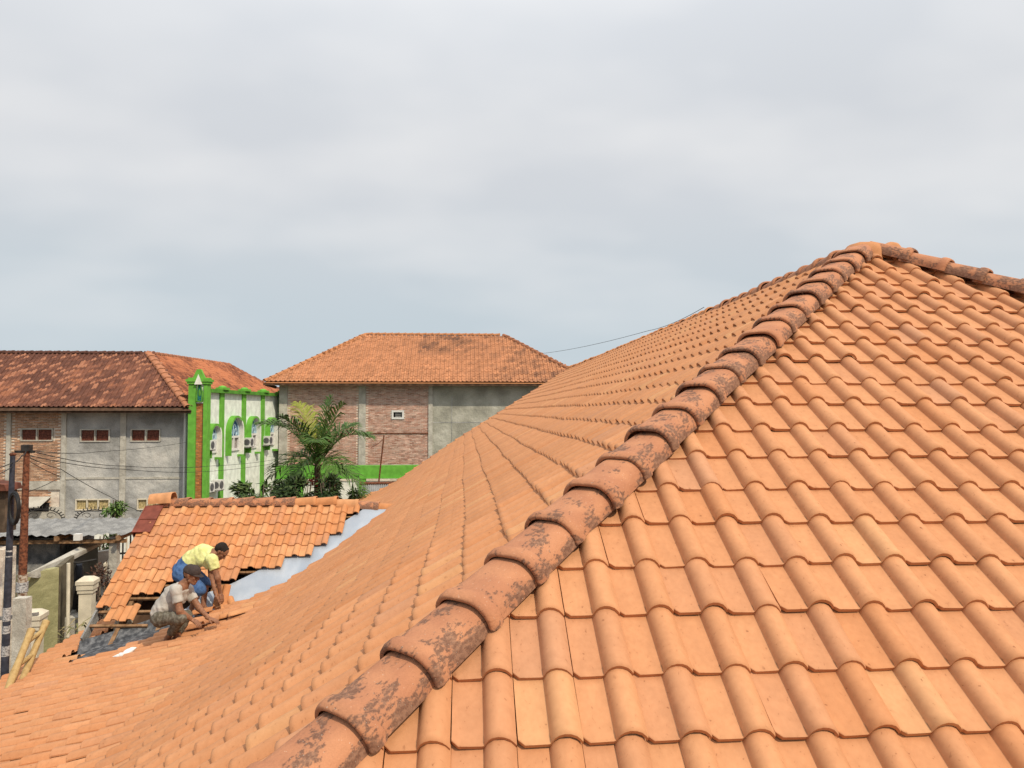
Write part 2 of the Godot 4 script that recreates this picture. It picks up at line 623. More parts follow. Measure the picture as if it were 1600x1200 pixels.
func make_house():
	house = thing("main_house", "house under the big hip roof of new orange clay tiles, filling the right foreground", "house", Vector3(SR, 0, -12.0))
	var drop := -0.045
	# boarding: left, right and near slopes
	var left := []
	var right := []
	var near := []
	var r := 0.0
	while r < RE + 0.01:
		var y := HC + roof_h(r) + drop
		var z0 := -DA + r
		left.append([Vector3(SR - r, y, z0), Vector3(SR - r, y, -DF)])
		right.append([Vector3(SR + r, y, -DF), Vector3(SR + r, y, z0)])
		near.append([Vector3(SR + r, y, z0), Vector3(SR - r, y, z0)])
		r += 0.35
	var side := part("side_slope", sheet([left]), M.under, house)
	var hip := part("hip_slope", sheet([near]), M.under, house)
	var far_side := part("far_slope", sheet([right]), M.under, house)
	# walls
	var wb := MB.new()
	var r0 := RE - 0.9
	var top := HC + roof_h(RE) - 0.06
	for q in [[Vector3(SR - r0, 0, -DF + 0.3), Vector3(SR - r0, 0, -DA + r0)], [Vector3(SR + r0, 0, -DF + 0.3), Vector3(SR + r0, 0, -DA + r0)], [Vector3(SR - r0, 0, -DA + r0), Vector3(SR + r0, 0, -DA + r0)]]:
		var a: Vector3 = q[0]
		var b: Vector3 = q[1]
		wb.bar(a + Vector3.UP * top * 0.5, b + Vector3.UP * top * 0.5, 0.15, top)
	part("wall", wb, M.cream, house)
	var gb := MB.new()
	var gp := [Vector3(SR - r0, 0, -DF + 0.35)]
	var rr := r0
	while rr > -r0 - 0.01:
		gp.append(Vector3(SR - rr, HC + roof_h(absf(rr)) - 0.09, -DF + 0.35))
		rr -= r0 / 12.0
	gp.append(Vector3(SR + r0, 0, -DF + 0.35))
	gb.prism(gp, Vector3(0, 0, 0.15))
	part("gable_wall", gb, M.cream, house)
	var fb := MB.new()
	var ye := HC + roof_h(RE) - 0.10
	fb.bar(Vector3(SR - RE + 0.02, ye, -DA + RE), Vector3(SR - RE + 0.02, ye, -DF), 0.025, 0.14)
	fb.bar(Vector3(SR + RE - 0.02, ye, -DA + RE), Vector3(SR + RE - 0.02, ye, -DF), 0.025, 0.14)
	part("fascia", fb, M.wood, house)

	# tiles: collect, then the largest in the picture become parts
	var all := []
	var hl := Vector3(-1, 0, -1)   # left of the near hip: (SR - x) - (DA + z) > 0
	var kl := SR - DA
	var courses := int(arc_of(RE) / TE)
	var sag := noise(301, 0.16, 3)
	for i in courses + 1:
		var a := 0.10 + TE * (i + 0.6)
		var q := prof(a)
		if q[0] > RE + 0.06: break
		var s: float = q[2]
		var nn := sqrt(1.0 + s * s)
		var low := smoothstep(RB - 2.5, RB + 1.0, q[0])
		var tilt := lerpf(0.080, 0.062, low)
		var own := rng.randfn(0, 0.008)
		# left slope
		var down := Vector3(-1, -s, 0) / nn


		var nz := int((DF - DA + q[0] + 0.25) / TW) + 1
		for j in nz:
			var zz := -DF + TW * j
			var wv := sag.get_noise_2d(zz, i * 0.35)
			all.append([0, tile_frame(Vector3(SR - q[0], HC + q[1] + 0.012 * sag.get_noise_2d(zz * 0.8 + 50.0, q[0] * 2.0), zz) + down * (own + 0.045 * wv), Vector3(0, 0, 1), down, tilt), low])
		# near slope
		down = Vector3(0, -s, 1) / nn
		var half := int((q[0] + 0.3) / TW) + 1
		if -DA + q[0] < 2.0:
			for j in range(-half, half + 1):
				all.append([1, tile_frame(Vector3(SR + 0.06 + TW * j, HC + q[1] + 0.02 * sag.get_noise_2d(j * 0.2 + 90.0, q[0] * 2.0), -DA + q[0]) + down * (own + 0.035 * sag.get_noise_2d(j * 0.25 + 200.0, i * 0.35)), Vector3(1, 0, 0), down, tilt), low])
		# right slope, mostly out of sight: every tile all the same
		down = Vector3(1, -s, 0) / nn
		if q[0] < 7.0:
			for j in nz:
				all.append([2, tile_frame(Vector3(SR + q[0], HC + q[1], -DF + TW * (j + 1)), Vector3(0, 0, -1), down, tilt), low])
	var recs := []
	for t in all:
		var xf: Transform3D = jitter(t[1], 0.75 + 1.2 * t[2] * float(t[0] == 0))
		var c := xf * Vector3(0.11, 0.02, 0.2)
		# which hips cut it
		var cut := []
		var gone := false
		var tests := []
		if t[0] == 0: tests = [[Vector3(-1, 0, -1), SR - DA]]
		elif t[0] == 1: tests = [[Vector3(1, 0, 1), DA - SR], [Vector3(-1, 0, 1), DA + SR]]
		else: tests = [[Vector3(1, 0, -1), -SR - DA]]
		for pl in tests:
			var lo := 1e9
			var hi := -1e9
			for cx in [0.0, 0.2432]:
				for cz in [0.0, TL]:
					var v: float = pl[0].dot(xf * Vector3(cx, 0, cz)) + pl[1]
					lo = minf(lo, v); hi = maxf(hi, v)
			if hi < 0.01: gone = true
			elif lo < 0.0: cut.append(pl)
		if t[0] == 0 and c.x > WX0 - 0.05:      # the wing stands here
			var hw := WR_H - WS * absf(WR_D + c.z) * (1.0 if c.z > -WR_D else 0.95)
			if hw > c.y - HC - 0.01: gone = true
			var rc := SR - c.x
			if rc > 8.1 and -c.z > -valley(rc).z - strip_w(rc): gone = true
		if gone: continue
		var px := seen_at(c)
		var size := 0.0
		if t[0] < 2 and px.x > -20 and px.x < 1620 and px.y > -20 and px.y < 1215:
			size = FPX / c.distance_to(Vector3(0, HC, 0))
			var nrm := xf.basis.y
			size *= sqrt(maxf(0.02, nrm.dot((Vector3(0, HC, 0) - c).normalized())))
		recs.append([size, xf, cut, t[0]])
	recs.sort_custom(func(p, q): return p[0] > q[0])
	var xfs := [[], [], []]
	var cols := [[], [], []]
	var rest := [SurfaceTool.new(), SurfaceTool.new(), SurfaceTool.new()]
	var used := [0, 0, 0]
	for s in rest: s.begin(Mesh.PRIMITIVE_TRIANGLES)
	var slopes := [side, hip, far_side]
	for i in recs.size():
		var rec: Array = recs[i]
		var xf: Transform3D = rec[1]
		var k := tone_for(xf.origin)
		var mesh: ArrayMesh = tile_fine[i % 4] if i < 700 else tile_far
		if not rec[2].is_empty():
			var planes := []
			for pl in rec[2]:
				planes.append([xf.basis.transposed() * pl[0], pl[0].dot(xf.origin) + pl[1]])
			mesh = clip_mesh(mesh, planes, tile_mats[k])
			if mesh == null: continue
		if i < 300:
			place("roof_tile", mesh, xf, slopes[rec[3]], false, tile_mats[k])
		elif rec[2].is_empty():
			xfs[rec[3]].append(xf)
			var v := 1.0 + rng.randfn(0.0, 0.025)
			cols[rec[3]].append(Color(tones[k].r * v, tones[k].g * v, tones[k].b * v))
		else:
			rest[rec[3]].append_from(mesh, 0, xf)
			used[rec[3]] += 1
	for s in 3:
		if xfs[s].size(): many("roof_tiles", tile_far, xfs[s], cols[s], slopes[s])
		if used[s]:
			rest[s].set_material(tile_mats[0])
			var o := place("cut_roof_tiles", rest[s].commit(), Transform3D.IDENTITY, slopes[s], false, tile_mats[0])
			o.set_meta("kind", "stuff")

	# ridge caps on the two near hips, the ridge and the far gable
	var cap := make_cap(0.42)
	var hips := [Vector3(-1, 0, 1), Vector3(1, 0, 1)]
	for hsi in 2:
		var t := 0.30
		var i := 0
		while t < 9.5:
			var sl := slope_at(t)
			var p: Vector3 = Vector3(SR, HC + roof_h(t), -DA) + hips[hsi] * t
			var dn: Vector3 = (hips[hsi] + Vector3(0, -sl, 0)).normalized()
			var xf := cap_frame(p, dn, 0.42, 0.040 + 0.015 * hsi)
			xf.basis = Basis(dn, rng.randfn(0, 0.015)) * xf.basis
			xf.basis = Basis(Vector3.UP, rng.randfn(0, 0.016)) * xf.basis
			xf.origin.y += rng.randf_range(-0.006, 0.008)
			var order: int = [6, 1, 2, 6, 4, 1, 2, 0, 4, 7, 2, 1, 4, 6, 5, 3, 1, 0, 2, 6, 1][i % 21] if hsi == 0 else [4, 0, 7, 2, 6][i % 5]
			place("ridge_tile", cap, xf, house, false, cap_mats[order])
			t += 0.335 / sqrt(2.0 + sl * sl)
			i += 1
	var d := DA + 0.34
	var i := 0
	while d < DF + 0.1:
		var xf := cap_frame(Vector3(SR, HC + HR, -d), Vector3(0, 0, 1), 0.45, 0.0)
		xf.basis = Basis(Vector3.UP, rng.randfn(0, 0.02)) * xf.basis
		xf.origin.y += rng.randf_range(-0.012, 0.012) - 0.05 * sin((d - DA) / (DF - DA) * PI)
		place("ridge_tile", cap, xf, house, false, cap_mats[[0, 5, 8, 3, 5, 8, 0][i % 7]] if d < 11.0 or i % 5 == 0 else cap_new)
		d += 0.37
		i += 1
	for sgn in [-1.0, 1.0]:
		var a := 0.3
		i = 0
		while a < arc_of(RE):
			var q := prof(a)
			var dn := Vector3(sgn, -q[2], 0).normalized()
			var xf := cap_frame(Vector3(SR + sgn * q[0], HC + q[1], -DF + 0.02), dn, 0.45, -0.01)
			place("verge_tile", cap, xf, house, false, cap_new if i % 4 else cap_mats[5])
			a += 0.37
			i += 1
	# the piece over the apex where three lines of caps meet
	var ab := MB.new()
	var rows := []
	var stops := [[-0.24, 0.90, -0.07], [-0.20, 1.00, -0.035], [-0.12, 1.02, -0.015], [-0.03, 0.99, -0.012], [0.08, 0.97, -0.016], [0.16, 0.98, -0.025], [0.19, 1.10, -0.025], [0.23, 1.12, -0.035], [0.26, 1.0, -0.045]]
	for s in stops:
		var row := []
		for j in 15:
			var an := PI * j / 14.0
			var w: float = 0.165 * s[1] * (1.0 + 0.5 * maxf(0.0, 0.1 - absf(s[0] + 0.02)) / 0.1)
			row.append(Vector3(SR + 0.05 + s[0], HC + HR - 0.06 + s[2] + 0.185 * s[1] * pow(sin(an), 0.7), -DA + 0.04 - w * signf(cos(an)) * pow(absf(cos(an)), 0.85)))
		rows.append(row)
	for k in rows: k.reverse()
	ab.surf(rows)
	part("apex_tile", ab, cap_new, house)

# ------------------------------------------------------------------ the wing under repair
const WR_D = 14.7
const WR_H = -1.78
const WS = 0.65
const WX0 = -5.90
const WTW = 0.23
const WTE = 0.28
var wing: Node3D
func wing_at(x: float, run: float, lift := 0.0) -> Vector3:
	var n := Vector3(0, 1, WS).normalized()
	return Vector3(x, HC + WR_H - WS * run, -WR_D + run) + n * lift
func on_wing(x: float, y: float, lift := 0.0) -> Vector3:
	var v := ray(x, y)
	# h = WR_H - WS * (WR_D - d)
	var d := (WR_H + lift - WS * WR_D) / (v.y - WS)
	return Vector3(0, HC, 0) + v * d

func make_wing():
	wing = thing("house_wing", "low house wing whose near roof slope is half stripped to the battens behind the roofers", "house wing", Vector3(-3.8, 0, -14.0))
	var nn := sqrt(1.0 + WS * WS)
	# far slope and gable wall
	var run_far := 2.6
	var fs := MB.new()
	fs.surf([[wing_at(3.0, 0, -0.06), wing_at(WX0, 0, -0.06)], [Vector3(3.0, HC + WR_H - WS * run_far, -WR_D - run_far), Vector3(WX0, HC + WR_H - WS * run_far, -WR_D - run_far)]])
	part("far_slope", fs, cap_new, wing)
	var gw := MB.new()
	var gx := WX0 + 0.30
	gw.prism([Vector3(gx, 0, -WR_D - 2.4), Vector3(gx, 0, -WR_D + 2.2), Vector3(gx, HC + WR_H - WS * 2.2 - 0.20, -WR_D + 2.2), Vector3(gx, HC + WR_H - 0.20, -WR_D), Vector3(gx, HC + WR_H - WS * 2.4 - 0.20, -WR_D - 2.4)], Vector3(0.14, 0, 0))
	part("gable_wall", gw, M.cream, wing)
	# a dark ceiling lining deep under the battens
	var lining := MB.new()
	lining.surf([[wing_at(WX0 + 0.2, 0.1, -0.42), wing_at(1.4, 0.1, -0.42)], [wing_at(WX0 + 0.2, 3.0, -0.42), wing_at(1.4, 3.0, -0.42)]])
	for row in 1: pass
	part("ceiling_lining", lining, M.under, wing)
	# rafters and battens
	for k in 9:
		var x := WX0 + 0.45 + 0.62 * k
		var rb := MB.new()
		rb.bar(wing_at(x, 0.05, -0.13), wing_at(x, 2.75, -0.13), 0.06, 0.11, Vector3(0, 1, WS))
		part("rafter", rb, M.wood, wing)
	for k in 11:
		var run := (0.06 + WTE * k) / nn
		var bb := MB.new()
		bb.bar(wing_at(WX0 + 0.02 + rng.randf_range(-0.04, 0.04), run, -0.052), wing_at(-1.2 - 0.38 * k, run + rng.randf_range(-0.02, 0.02), -0.052), 0.045, 0.032, Vector3(0, 1, WS))
		part("batten", bb, M.wood, wing)
	var vb := MB.new()
	vb.bar(wing_at(WX0, 0.02, -0.10), wing_at(WX0, 2.62, -0.10), 0.03, 0.17, Vector3(0, 1, WS))
	part("verge_board", vb, M.tin, wing)
	# tile rows, their right ends stepped along the valley: [right end pixel, tail pixel]
	var ends := [556, 548, 526, 503, 477, 438, 373, 256, 207, 206]
	var count := 0
	for i in 10:
		var run := (0.16 + WTE * (i + 0.55)) / nn
		var tail := wing_at(0, run)
		var yy := seen_at(wing_at(-4.0, run)).y
		var xr: float = at(ends[i], yy, -tail.z).x
		var n := int(round((xr - WX0) / WTW))
		var first := 0
		if i == 9: first = 1
		for j in range(first, n):
			if i == 7 and j > 7: continue
			var xf := tile_frame(Vector3(WX0 + WTW * j, tail.y, tail.z), Vector3(1, 0, 0), Vector3(0, -WS, 1) / nn, 0.072)
			xf = jitter(xf, 0.7)
			xf.basis = xf.basis.scaled_local(Vector3.ONE * (WTW / TW * 1.004))
			xf.origin += Vector3(0, -WS, 1) / nn * 0.028
			place("roof_tile", tile_far_fine, xf, wing, false, wing_mats[rng.randi() % wing_mats.size()])
			count += 1
	# the caps on its ridge: old stained ones on the left, new ones on the right
	var cap := make_cap(0.46, 0.13, 0.14, 0.35)
	var x := -5.20
	var i := 0
	while x < -1.2:
		var xf := cap_frame(Vector3(x, HC + WR_H, -WR_D), Vector3(1, 0, 0), 0.46, 0.0)
		xf.basis = Basis(Vector3.UP, rng.randfn(0, 0.03)) * xf.basis
		xf.basis = Basis(Vector3(0, 0, 1), rng.randfn(0, 0.015) - (0.10 if x > -2.2 else 0.0)) * xf.basis
		if x > -2.2: xf.origin.y -= (x + 2.2) * 0.10
		place("ridge_tile", cap, xf, wing, false, (cap_mats[[2, 4, 6, 2, 1][i % 5]] if i < 6 else (cap_mats[7] if x > -1.9 and x < -1.6 else wing_mats[i % 3])))
		x += 0.395
		i += 1
	var e := cap_frame(Vector3(-5.47, HC + WR_H + 0.03, -WR_D), Vector3(1, 0, 0), 0.46, 0.03)
	place("ridge_tile", make_cap(0.42, 0.17, 0.19, 0.0), e, wing, false, wing_mats[2])
	var vt := MB.new()
	for k in 2:
		var a := wing_at(WX0 + 0.10, 0.10 + 0.30 * k, 0.085 - 0.012 * k)
		vt.bar(a, wing_at(WX0 + 0.10, 0.42 + 0.28 * k, 0.085 - 0.012 * k), 0.30, 0.022, Vector3(0, 1, WS))
		vt.bar(a + Vector3(-0.16, -0.05, 0), wing_at(WX0 - 0.06, 0.42 + 0.28 * k, 0.03 - 0.012 * k), 0.022, 0.13, Vector3(0, 1, WS))
	part("verge_tile", vt, mat(Color(0.22, 0.065, 0.045), 0.8, 0.2, 0.9, 51), wing)

var wing_mats := []

# valley point at the run r of the main roof: where the wing meets it
func valley(r: float) -> Vector3:
	var h := roof_h(r)
	var d := WR_D - (WR_H - h) / WS
	return Vector3(SR - r, HC + h, -d)

func make_repair():
	# silver sheet laid in the valley: across it the section climbs a little on to the roof and a lot over the battens
	var rows := []
	for k in 25:
		var f := k / 24.0
		var r := lerpf(5.25, 8.25, f)
		var v := valley(r)
		var row := []
		var wl := lerpf(0.50, 0.80, smoothstep(0.0, 0.6, f)) * (1.0 - 0.7 * smoothstep(0.72, 1.0, f))
		for j in 15:
			var g := lerpf(-1.0, 1.0, j / 14.0)
			var p: Vector3
			if g < 0.0:        # over the wing
				var x := v.x + g * wl * 1.05
				var dz := 0.12 * g * wl
				var run := v.z + WR_D + dz
				p = wing_at(x, run, -0.012 + 0.006 * sin(f * 23.0 + g * 3.0) * sin(f * 9.0 - g * 5.0) + (0.03 + 0.10 * smoothstep(0.2, 1.0, -g)) * smoothstep(0.62, 0.85, f))
			else:              # up the main roof, under the edge of its tiles
				var rr := r - g * 0.17
				p = Vector3(SR - rr, HC + roof_h(rr) + 0.012 + 0.03 * (1.0 - g), v.z + g * 0.1)
			row.append(p)
		rows.append(row)
	var mb := MB.new()
	mb.surf(rows)
	var back := []
	for row in rows:
		var b := []
		for p in row: b.append(p - Vector3(0, 0.004, 0))
		b.reverse()
		back.append(b)
	mb.surf(back)
	var sheet_m := mottled([[0.3, lin(0.31, 0.36, 0.43)], [0.55, lin(0.36, 0.41, 0.48)], [0.8, lin(0.42, 0.46, 0.52)]], 0.5, 0.5, 61, 0.006, 0.05)
	sheet_m.normal_enabled = false
	sheet_m.metallic = 0.1
	tag(part("valley_sheet", mb, sheet_m), "silver grey metal sheet lying in the valley between the wing and the big roof", "metal sheet")
	# dark membrane at the foot of the valley
	rows = []
	for k in 15:
		var f := k / 14.0
		var r := lerpf(8.2, 9.82, f)
		var v := valley(r)
		var row := []
		for j in 13:
			var g := lerpf(-1.0, 1.0, j / 12.0)
			var p: Vector3
			var bump := 0.012 * sin(j * 2.3 + f * 7.0)
			if g < 0.0: p = wing_at(v.x + g * 0.1, v.z + WR_D + g * 0.30, -0.085 + bump)
			else:
				var rr := r - g * 0.2
				p = Vector3(SR - rr, HC + roof_h(rr) + 0.012 + bump, v.z + g * (strip_w(rr) + 0.12))
			row.append(p)
		rows.append(row)
	mb = MB.new()
	mb.surf(rows)
	var mem := mottled([[0.3, lin(0.045, 0.048, 0.055)], [0.55, lin(0.10, 0.105, 0.115)], [0.75, lin(0.22, 0.225, 0.235)]], 0.55, 0.9, 62, 0.02, 0.3)
	tag(part("roofing_membrane", mb, mem), "crumpled dark grey roofing membrane in the open valley beside the squatting man", "roofing membrane")
	# loose tiles
	var loose := [
		[346, 940, 0.10, 0.75, 0.9, "loose clay tile standing on edge under the bending man's hand", 1],
		[356, 952, 0.05, 1.45, 0.25, "loose clay tile lying over the lower corner of the silver sheet", 1],
		[378, 962, 0.06, 1.75, 0.1, "loose clay tile farthest right in the row along the open valley", 0],
		[352, 970, 0.07, 1.60, 0.06, "loose clay tile second from the right in the row along the open valley", 0],
		[328, 978, 0.08, 1.52, 0.08, "loose clay tile lying just beyond the squatting man's reaching hand", 0],
		[302, 989, 0.09, 1.45, 0.10, "loose clay tile under the squatting man's near hand", 0],
		[322, 960, 0.06, 1.35, 0.05, "loose clay tile between the two men's hands, on the membrane", 0],
	]
	for q in loose:
		var p := on_slope(q[0], q[1], 0.03) if q[6] == 0 else on_wing(q[0], q[1], 0.05)
		var b := Basis(Vector3(0, 0, 1), 0.2) * Basis(Vector3.UP, -PI / 2 + (q[3] - 1.5)) if q[6] == 0 else Basis(Vector3.UP, q[3] - 0.9) * Basis(Vector3.RIGHT, 0.35 + q[4] * 0.5)
		b = b * Basis(Vector3(1, 0, 0), q[4] * 0.3)
		var o := place("loose_roof_tile", tile_fine[1], Transform3D(b, p + Vector3(0, q[2], 0) - b * Vector3(0.11, 0, 0.17)), self, false, wing_mats[rng.randi() % wing_mats.size()])
		tag(o, q[5], "roof tile", "loose tiles waiting beside the open valley")
	# white rag
	var rag := MB.new()
	var c := on_slope(195, 1026, 0.045)
	var nz := noise(71, 2.2, 3)
	rows = []
	for k in 17:
		var row := []
		var f := k / 16.0
		for j in 9:
			var a := TAU * (j % 8) / 8.0
			var w := 0.075 * sin(PI * clampf(f * 0.96 + 0.02, 0, 1)) * (0.7 + 0.9 * f)
			var p := Vector3(lerpf(-0.14, 0.14, f), 0.02 + 0.09 * f * f, lerpf(0.05, -0.03, f)) + Vector3(0.2, cos(a) * 0.6, sin(a)) * w
			p += Vector3(nz.get_noise_3dv(p * 6.0), nz.get_noise_3dv(p * 6.0 + Vector3.ONE * 9), nz.get_noise_3dv(p * 6.0 + Vector3.ONE * 20)) * 0.03 * sin(PI * f)
			row.append(c + p)
		rows.append(row)
	rag.surf(rows)
	tag(part("white_rag", rag, mat(Color(0.8, 0.8, 0.8), 0.6, 0.05, 2.0, 63)), "small crumpled white plastic rag on the tiles below the squatting man", "rag")
# ------------------------------------------------------------------ neighbours
# instances of one small tile over a flat roof face given by its eave and ridge corners
func far_tiles(a: Vector3, b: Vector3, c: Vector3, d: Vector3, w: float, e: float, xfs: Array, cols: Array, shade: Callable):
	# a, b: eave left and right as seen from outside; c, d: ridge right and left
	var u := (b - a).normalized()
	var n := (b - a).cross(d - a).normalized()
	var down := u.cross(n).normalized()       # x cross y = z
	if down.y > 0.0: down = -down
	var h := (d - a).dot(-down)
	var rows := int(h / e)
	for i in rows:
		var k := (i + 0.05) * e
		var f := k / h
		var l := a.lerp(d, f)
		var r := b.lerp(c, f)
		l = l + u * 0.0
		var x0 := (l - a).dot(u)
		var x1 := (r - a).dot(u)
		var j0 := int(ceil((x0 - 0.05) / w))
		var j1 := int(floor((x1 + 0.05) / w - 0.9))
		for j in range(j0, j1 + 1):
			var p := a + u * (j * w) - down * k
			var xf := tile_frame(p, u, down, 0.06)
			xf.origin += n * rng.randf_range(-0.006, 0.012)
			xf.basis = Basis(n, rng.randfn(0, 0.02)) * xf.basis
			xf.basis = xf.basis.scaled_local(Vector3(w / TW, 1.0, e / TE))
			xfs.append(xf)
			cols.append(shade.call(p, f))

func caps_along(a: Vector3, b: Vector3, parent: Node3D, cap: Mesh, m: Material, lift := 0.0):
	var dn := (b - a).normalized()
	if dn.y > 0.02: return caps_along(b, a, parent, cap, m, lift)
	var n := int(a.distance_to(b) / 0.40)
	for i in n:
		var xf := cap_frame(a + dn * (0.42 + 0.40 * i), dn, 0.45, lift)
		xf.basis = Basis(Vector3.UP, rng.randfn(0, 0.02)) * xf.basis
		place("ridge_tile", cap, xf, parent, false, m)

# real bricks over a rectangle of wall, one instance each
func bricks(called: String, o: Vector3, u: Vector3, w: float, h: float, n: Vector3, holes: Array, palette: Array, parent: Node3D, bw := 0.235, bh := 0.068):
	var mb := MB.new()
	mb.box(Vector3.ZERO, Vector3(bw - 0.016, bh - 0.020, 0.03))
	var mesh := mb.done(M.brick_v)
	var xfs := []
	var cols := []
	var nx := int(w / bw)
	var ny := int(h / bh)
	for j in ny:
		var sh := 0.5 * bw * (j % 2)
		for i in nx + 1:
			var x := (i + 0.5) * bw - sh
			if x < bw * 0.3 or x > w - bw * 0.3: continue
			var y := (j + 0.5) * bh
			var hit := false
			for q in holes:
				if x > q[0] - bw * 0.5 and x < q[2] + bw * 0.5 and y > q[1] - bh * 0.5 and y < q[3] + bh * 0.5: hit = true
			if hit: continue
			var b := Basis(u, Vector3.UP, n)
			b = Basis(n, rng.randfn(0, 0.012)) * b
			xfs.append(Transform3D(b, o + u * (x + rng.randfn(0, 0.006)) + Vector3.UP * (y + rng.randfn(0, 0.004)) + n * rng.randf_range(-0.012, -0.002)))
			var c: Color = palette[rng.randi() % palette.size()]
			var v := 1.0 + rng.randfn(0, 0.12)
			cols.append(Color(c.r * v, c.g * v, c.b * v))
	many(called, mesh, xfs, cols, parent)

func window_frame(mb: MB, o: Vector3, u: Vector3, n: Vector3, w: float, h: float, panes: int, t := 0.06):
	var b := Basis(u, Vector3.UP, n)
	for k in panes + 1:
		mb.box(o + u * (w * k / panes) + Vector3.UP * h * 0.5, Vector3(t, h + t, 0.08), b)
	for y in [0.0, h]:
		mb.box(o + u * w * 0.5 + Vector3.UP * y, Vector3(w + t, t, 0.086), b)

# --- the three-storey block with the weathered roof, left
func make_left_block():
	var D := 33.0
	var top := HC + 0.10
	var xr := at(291.5, 640, D).x
	var xl := -34.0
	var o := thing("two_storey_building", "grey and brick two storey building with a weathered brown tiled roof on the left", "building", Vector3(-20, 0, -D - 3))
	var U := Vector3.RIGHT
	var N := Vector3(0, 0, 1)
	var px := func(x): return at(x, 690, D).x
	var py := func(y): return at(200, y, D).y
	var xm: float = px.call(100)
	# openings: upper and lower windows
	var wins := []
	for q in [[33, 670, 82, 688, 2, 0], [126, 671, 171, 689.5, 2, 0], [205, 671, 250, 689.5, 2, 0], [121, 780, 173, 796, 3, 1], [217, 780, 262, 796, 3, 1]]:
		wins.append([px.call(q[0]), py.call(q[3]), px.call(q[2]), py.call(q[1]), q[4], q[5]])
	var holes := []
	for q in wins: holes.append([q[0] - xl, q[1], q[2] - xl, q[3]])
	var wb := MB.new()
	wb.wall(Vector3(xm, 0, -D), U, Vector3.UP, N, xr - xm, top, 0.2, holes.slice(1).map(func(q): return [q[0] - (xm - xl), q[1], q[2] - (xm - xl), q[3]]))
	part("plaster_wall", wb, M.plaster, o)
	var bb := MB.new()
	bb.wall(Vector3(xl, 0, -D - 0.02), U, Vector3.UP, N, xm - xl, top, 0.2, [holes[0]])
	part("mortar_wall", bb, M.mortar, o)
	var y0: float = py.call(763)
	bricks("brick_wall", Vector3(px.call(18), py.call(751), -D + 0.0), U, xm - px.call(18) - 0.12, top - py.call(751), N, [[wins[0][0] - px.call(18), wins[0][1] - py.call(751), wins[0][2] - px.call(18), wins[0][3] - py.call(751)]], [Color(0.58, 0.36, 0.235), Color(0.64, 0.42, 0.28), Color(0.52, 0.29, 0.18), Color(0.45, 0.28, 0.18)], o)
	bricks("brick_wall", Vector3(px.call(-40), py.call(751), -D + 0.0), U, px.call(11) - px.call(-40), top - py.call(751), N, [], [Color(0.58, 0.36, 0.235), Color(0.64, 0.42, 0.28), Color(0.52, 0.29, 0.18)], o)
	bricks("brick_wall", Vector3(px.call(18), py.call(790), -D + 0.0), U, px.call(82) - px.call(18), py.call(764) - py.call(790), N, [], [Color(0.58, 0.36, 0.235), Color(0.64, 0.42, 0.28), Color(0.52, 0.29, 0.18)], o)
	# concrete columns and bands
	var cb := MB.new()
	for q in [[11, 17.5], [97, 104]]:
		cb.box(Vector3((px.call(q[0]) + px.call(q[1])) * 0.5, top * 0.5, -D + 0.01), Vector3(px.call(q[1]) - px.call(q[0]), top, 0.12))
	cb.box(Vector3((xl + xm) * 0.5, py.call(757.5), -D + 0.012), Vector3(xm - xl, py.call(751) - py.call(764), 0.10))
	cb.box(Vector3((xl + xm) * 0.5, py.call(808), -D + 0.012), Vector3(xm - xl, py.call(791) - py.call(825), 0.10))
	part("concrete_frame", cb, M.concrete, o)
	var pb := MB.new()
	pb.box(Vector3((px.call(188) + px.call(197)) * 0.5, top * 0.5, -D + 0.012), Vector3(px.call(197) - px.call(188), top, 0.06))
	pb.box(Vector3((xm + xr) * 0.5, py.call(747), -D + 0.005), Vector3(xr - xm - 0.1, 0.09, 0.04))
	part("plaster_column", pb, M.concrete, o)
	var red := mat(Color(0.17, 0.055, 0.035), 0.6, 0.3, 1.5, 71)
	var yel := mat(Color(0.50, 0.40, 0.20), 0.7, 0.25, 1.5, 72)
	for q in wins:
		var w: float = q[2] - q[0]
		var h: float = q[3] - q[1]
		var fr := MB.new()
		window_frame(fr, Vector3(q[0], q[1], -D + 0.0), U, N, w, h, q[4], 0.05)
		var win := part("window", fr, M.concrete if q[5] == 0 else M.cream, o)
		for k in q[4]:
			var pn := MB.new()
			pn.box(Vector3(q[0] + w * (k + 0.5) / q[4], q[1] + h * 0.5, -D - 0.05), Vector3(w / q[4] - 0.07, h - 0.05, 0.02))
			if q[5] == 0:
				for l in 3: pn.box(Vector3(q[0] + w * (k + 0.5) / q[4], q[1] + h * (0.25 + 0.25 * l), -D - 0.035), Vector3(w / q[4] - 0.09, 0.025, 0.03))
			part("pane", pn, red if q[5] == 0 else yel, win)
	var aw := MB.new()
	var a0: float = px.call(42)
	var a1: float = px.call(82)
	aw.surf([[Vector3(a0, py.call(775), -D), Vector3(a0 - 0.15, py.call(788), -D + 0.7)], [Vector3(a1, py.call(775), -D), Vector3(a1 - 0.1, py.call(788), -D + 0.7)]])
	aw.box(Vector3((a0 + a1) * 0.5 - 0.1, py.call(788.5), -D + 0.7), Vector3(a1 - a0, 0.05, 0.04))
	part("awning", aw, M.concrete, o)
	var dk := MB.new()
	dk.box(Vector3((a0 + a1) * 0.5, py.call(791), -D + 0.06), Vector3(a1 - a0 - 0.1, 0.35, 0.05))
	part("opening", dk, M.black, o)
	var wp := MB.new()
	wp.tube([Vector3(xr - 0.03, 0, -D + 0.08), Vector3(xr - 0.03, top - 0.1, -D + 0.08)], [0.05], 8)
	part("drain_pipe", wp, M.white_frame, o)
	# roof
	var f := Vector3(0.1145, 0, -1).normalized()
	var e1 := at(298, 640, 32.2)
	var rc := at(233, 552.5, 35.26)
	var rf := at(355, 571, 43.8)
	rf.y = rc.y
	var e0 := Vector3(xl, e1.y, e1.z)
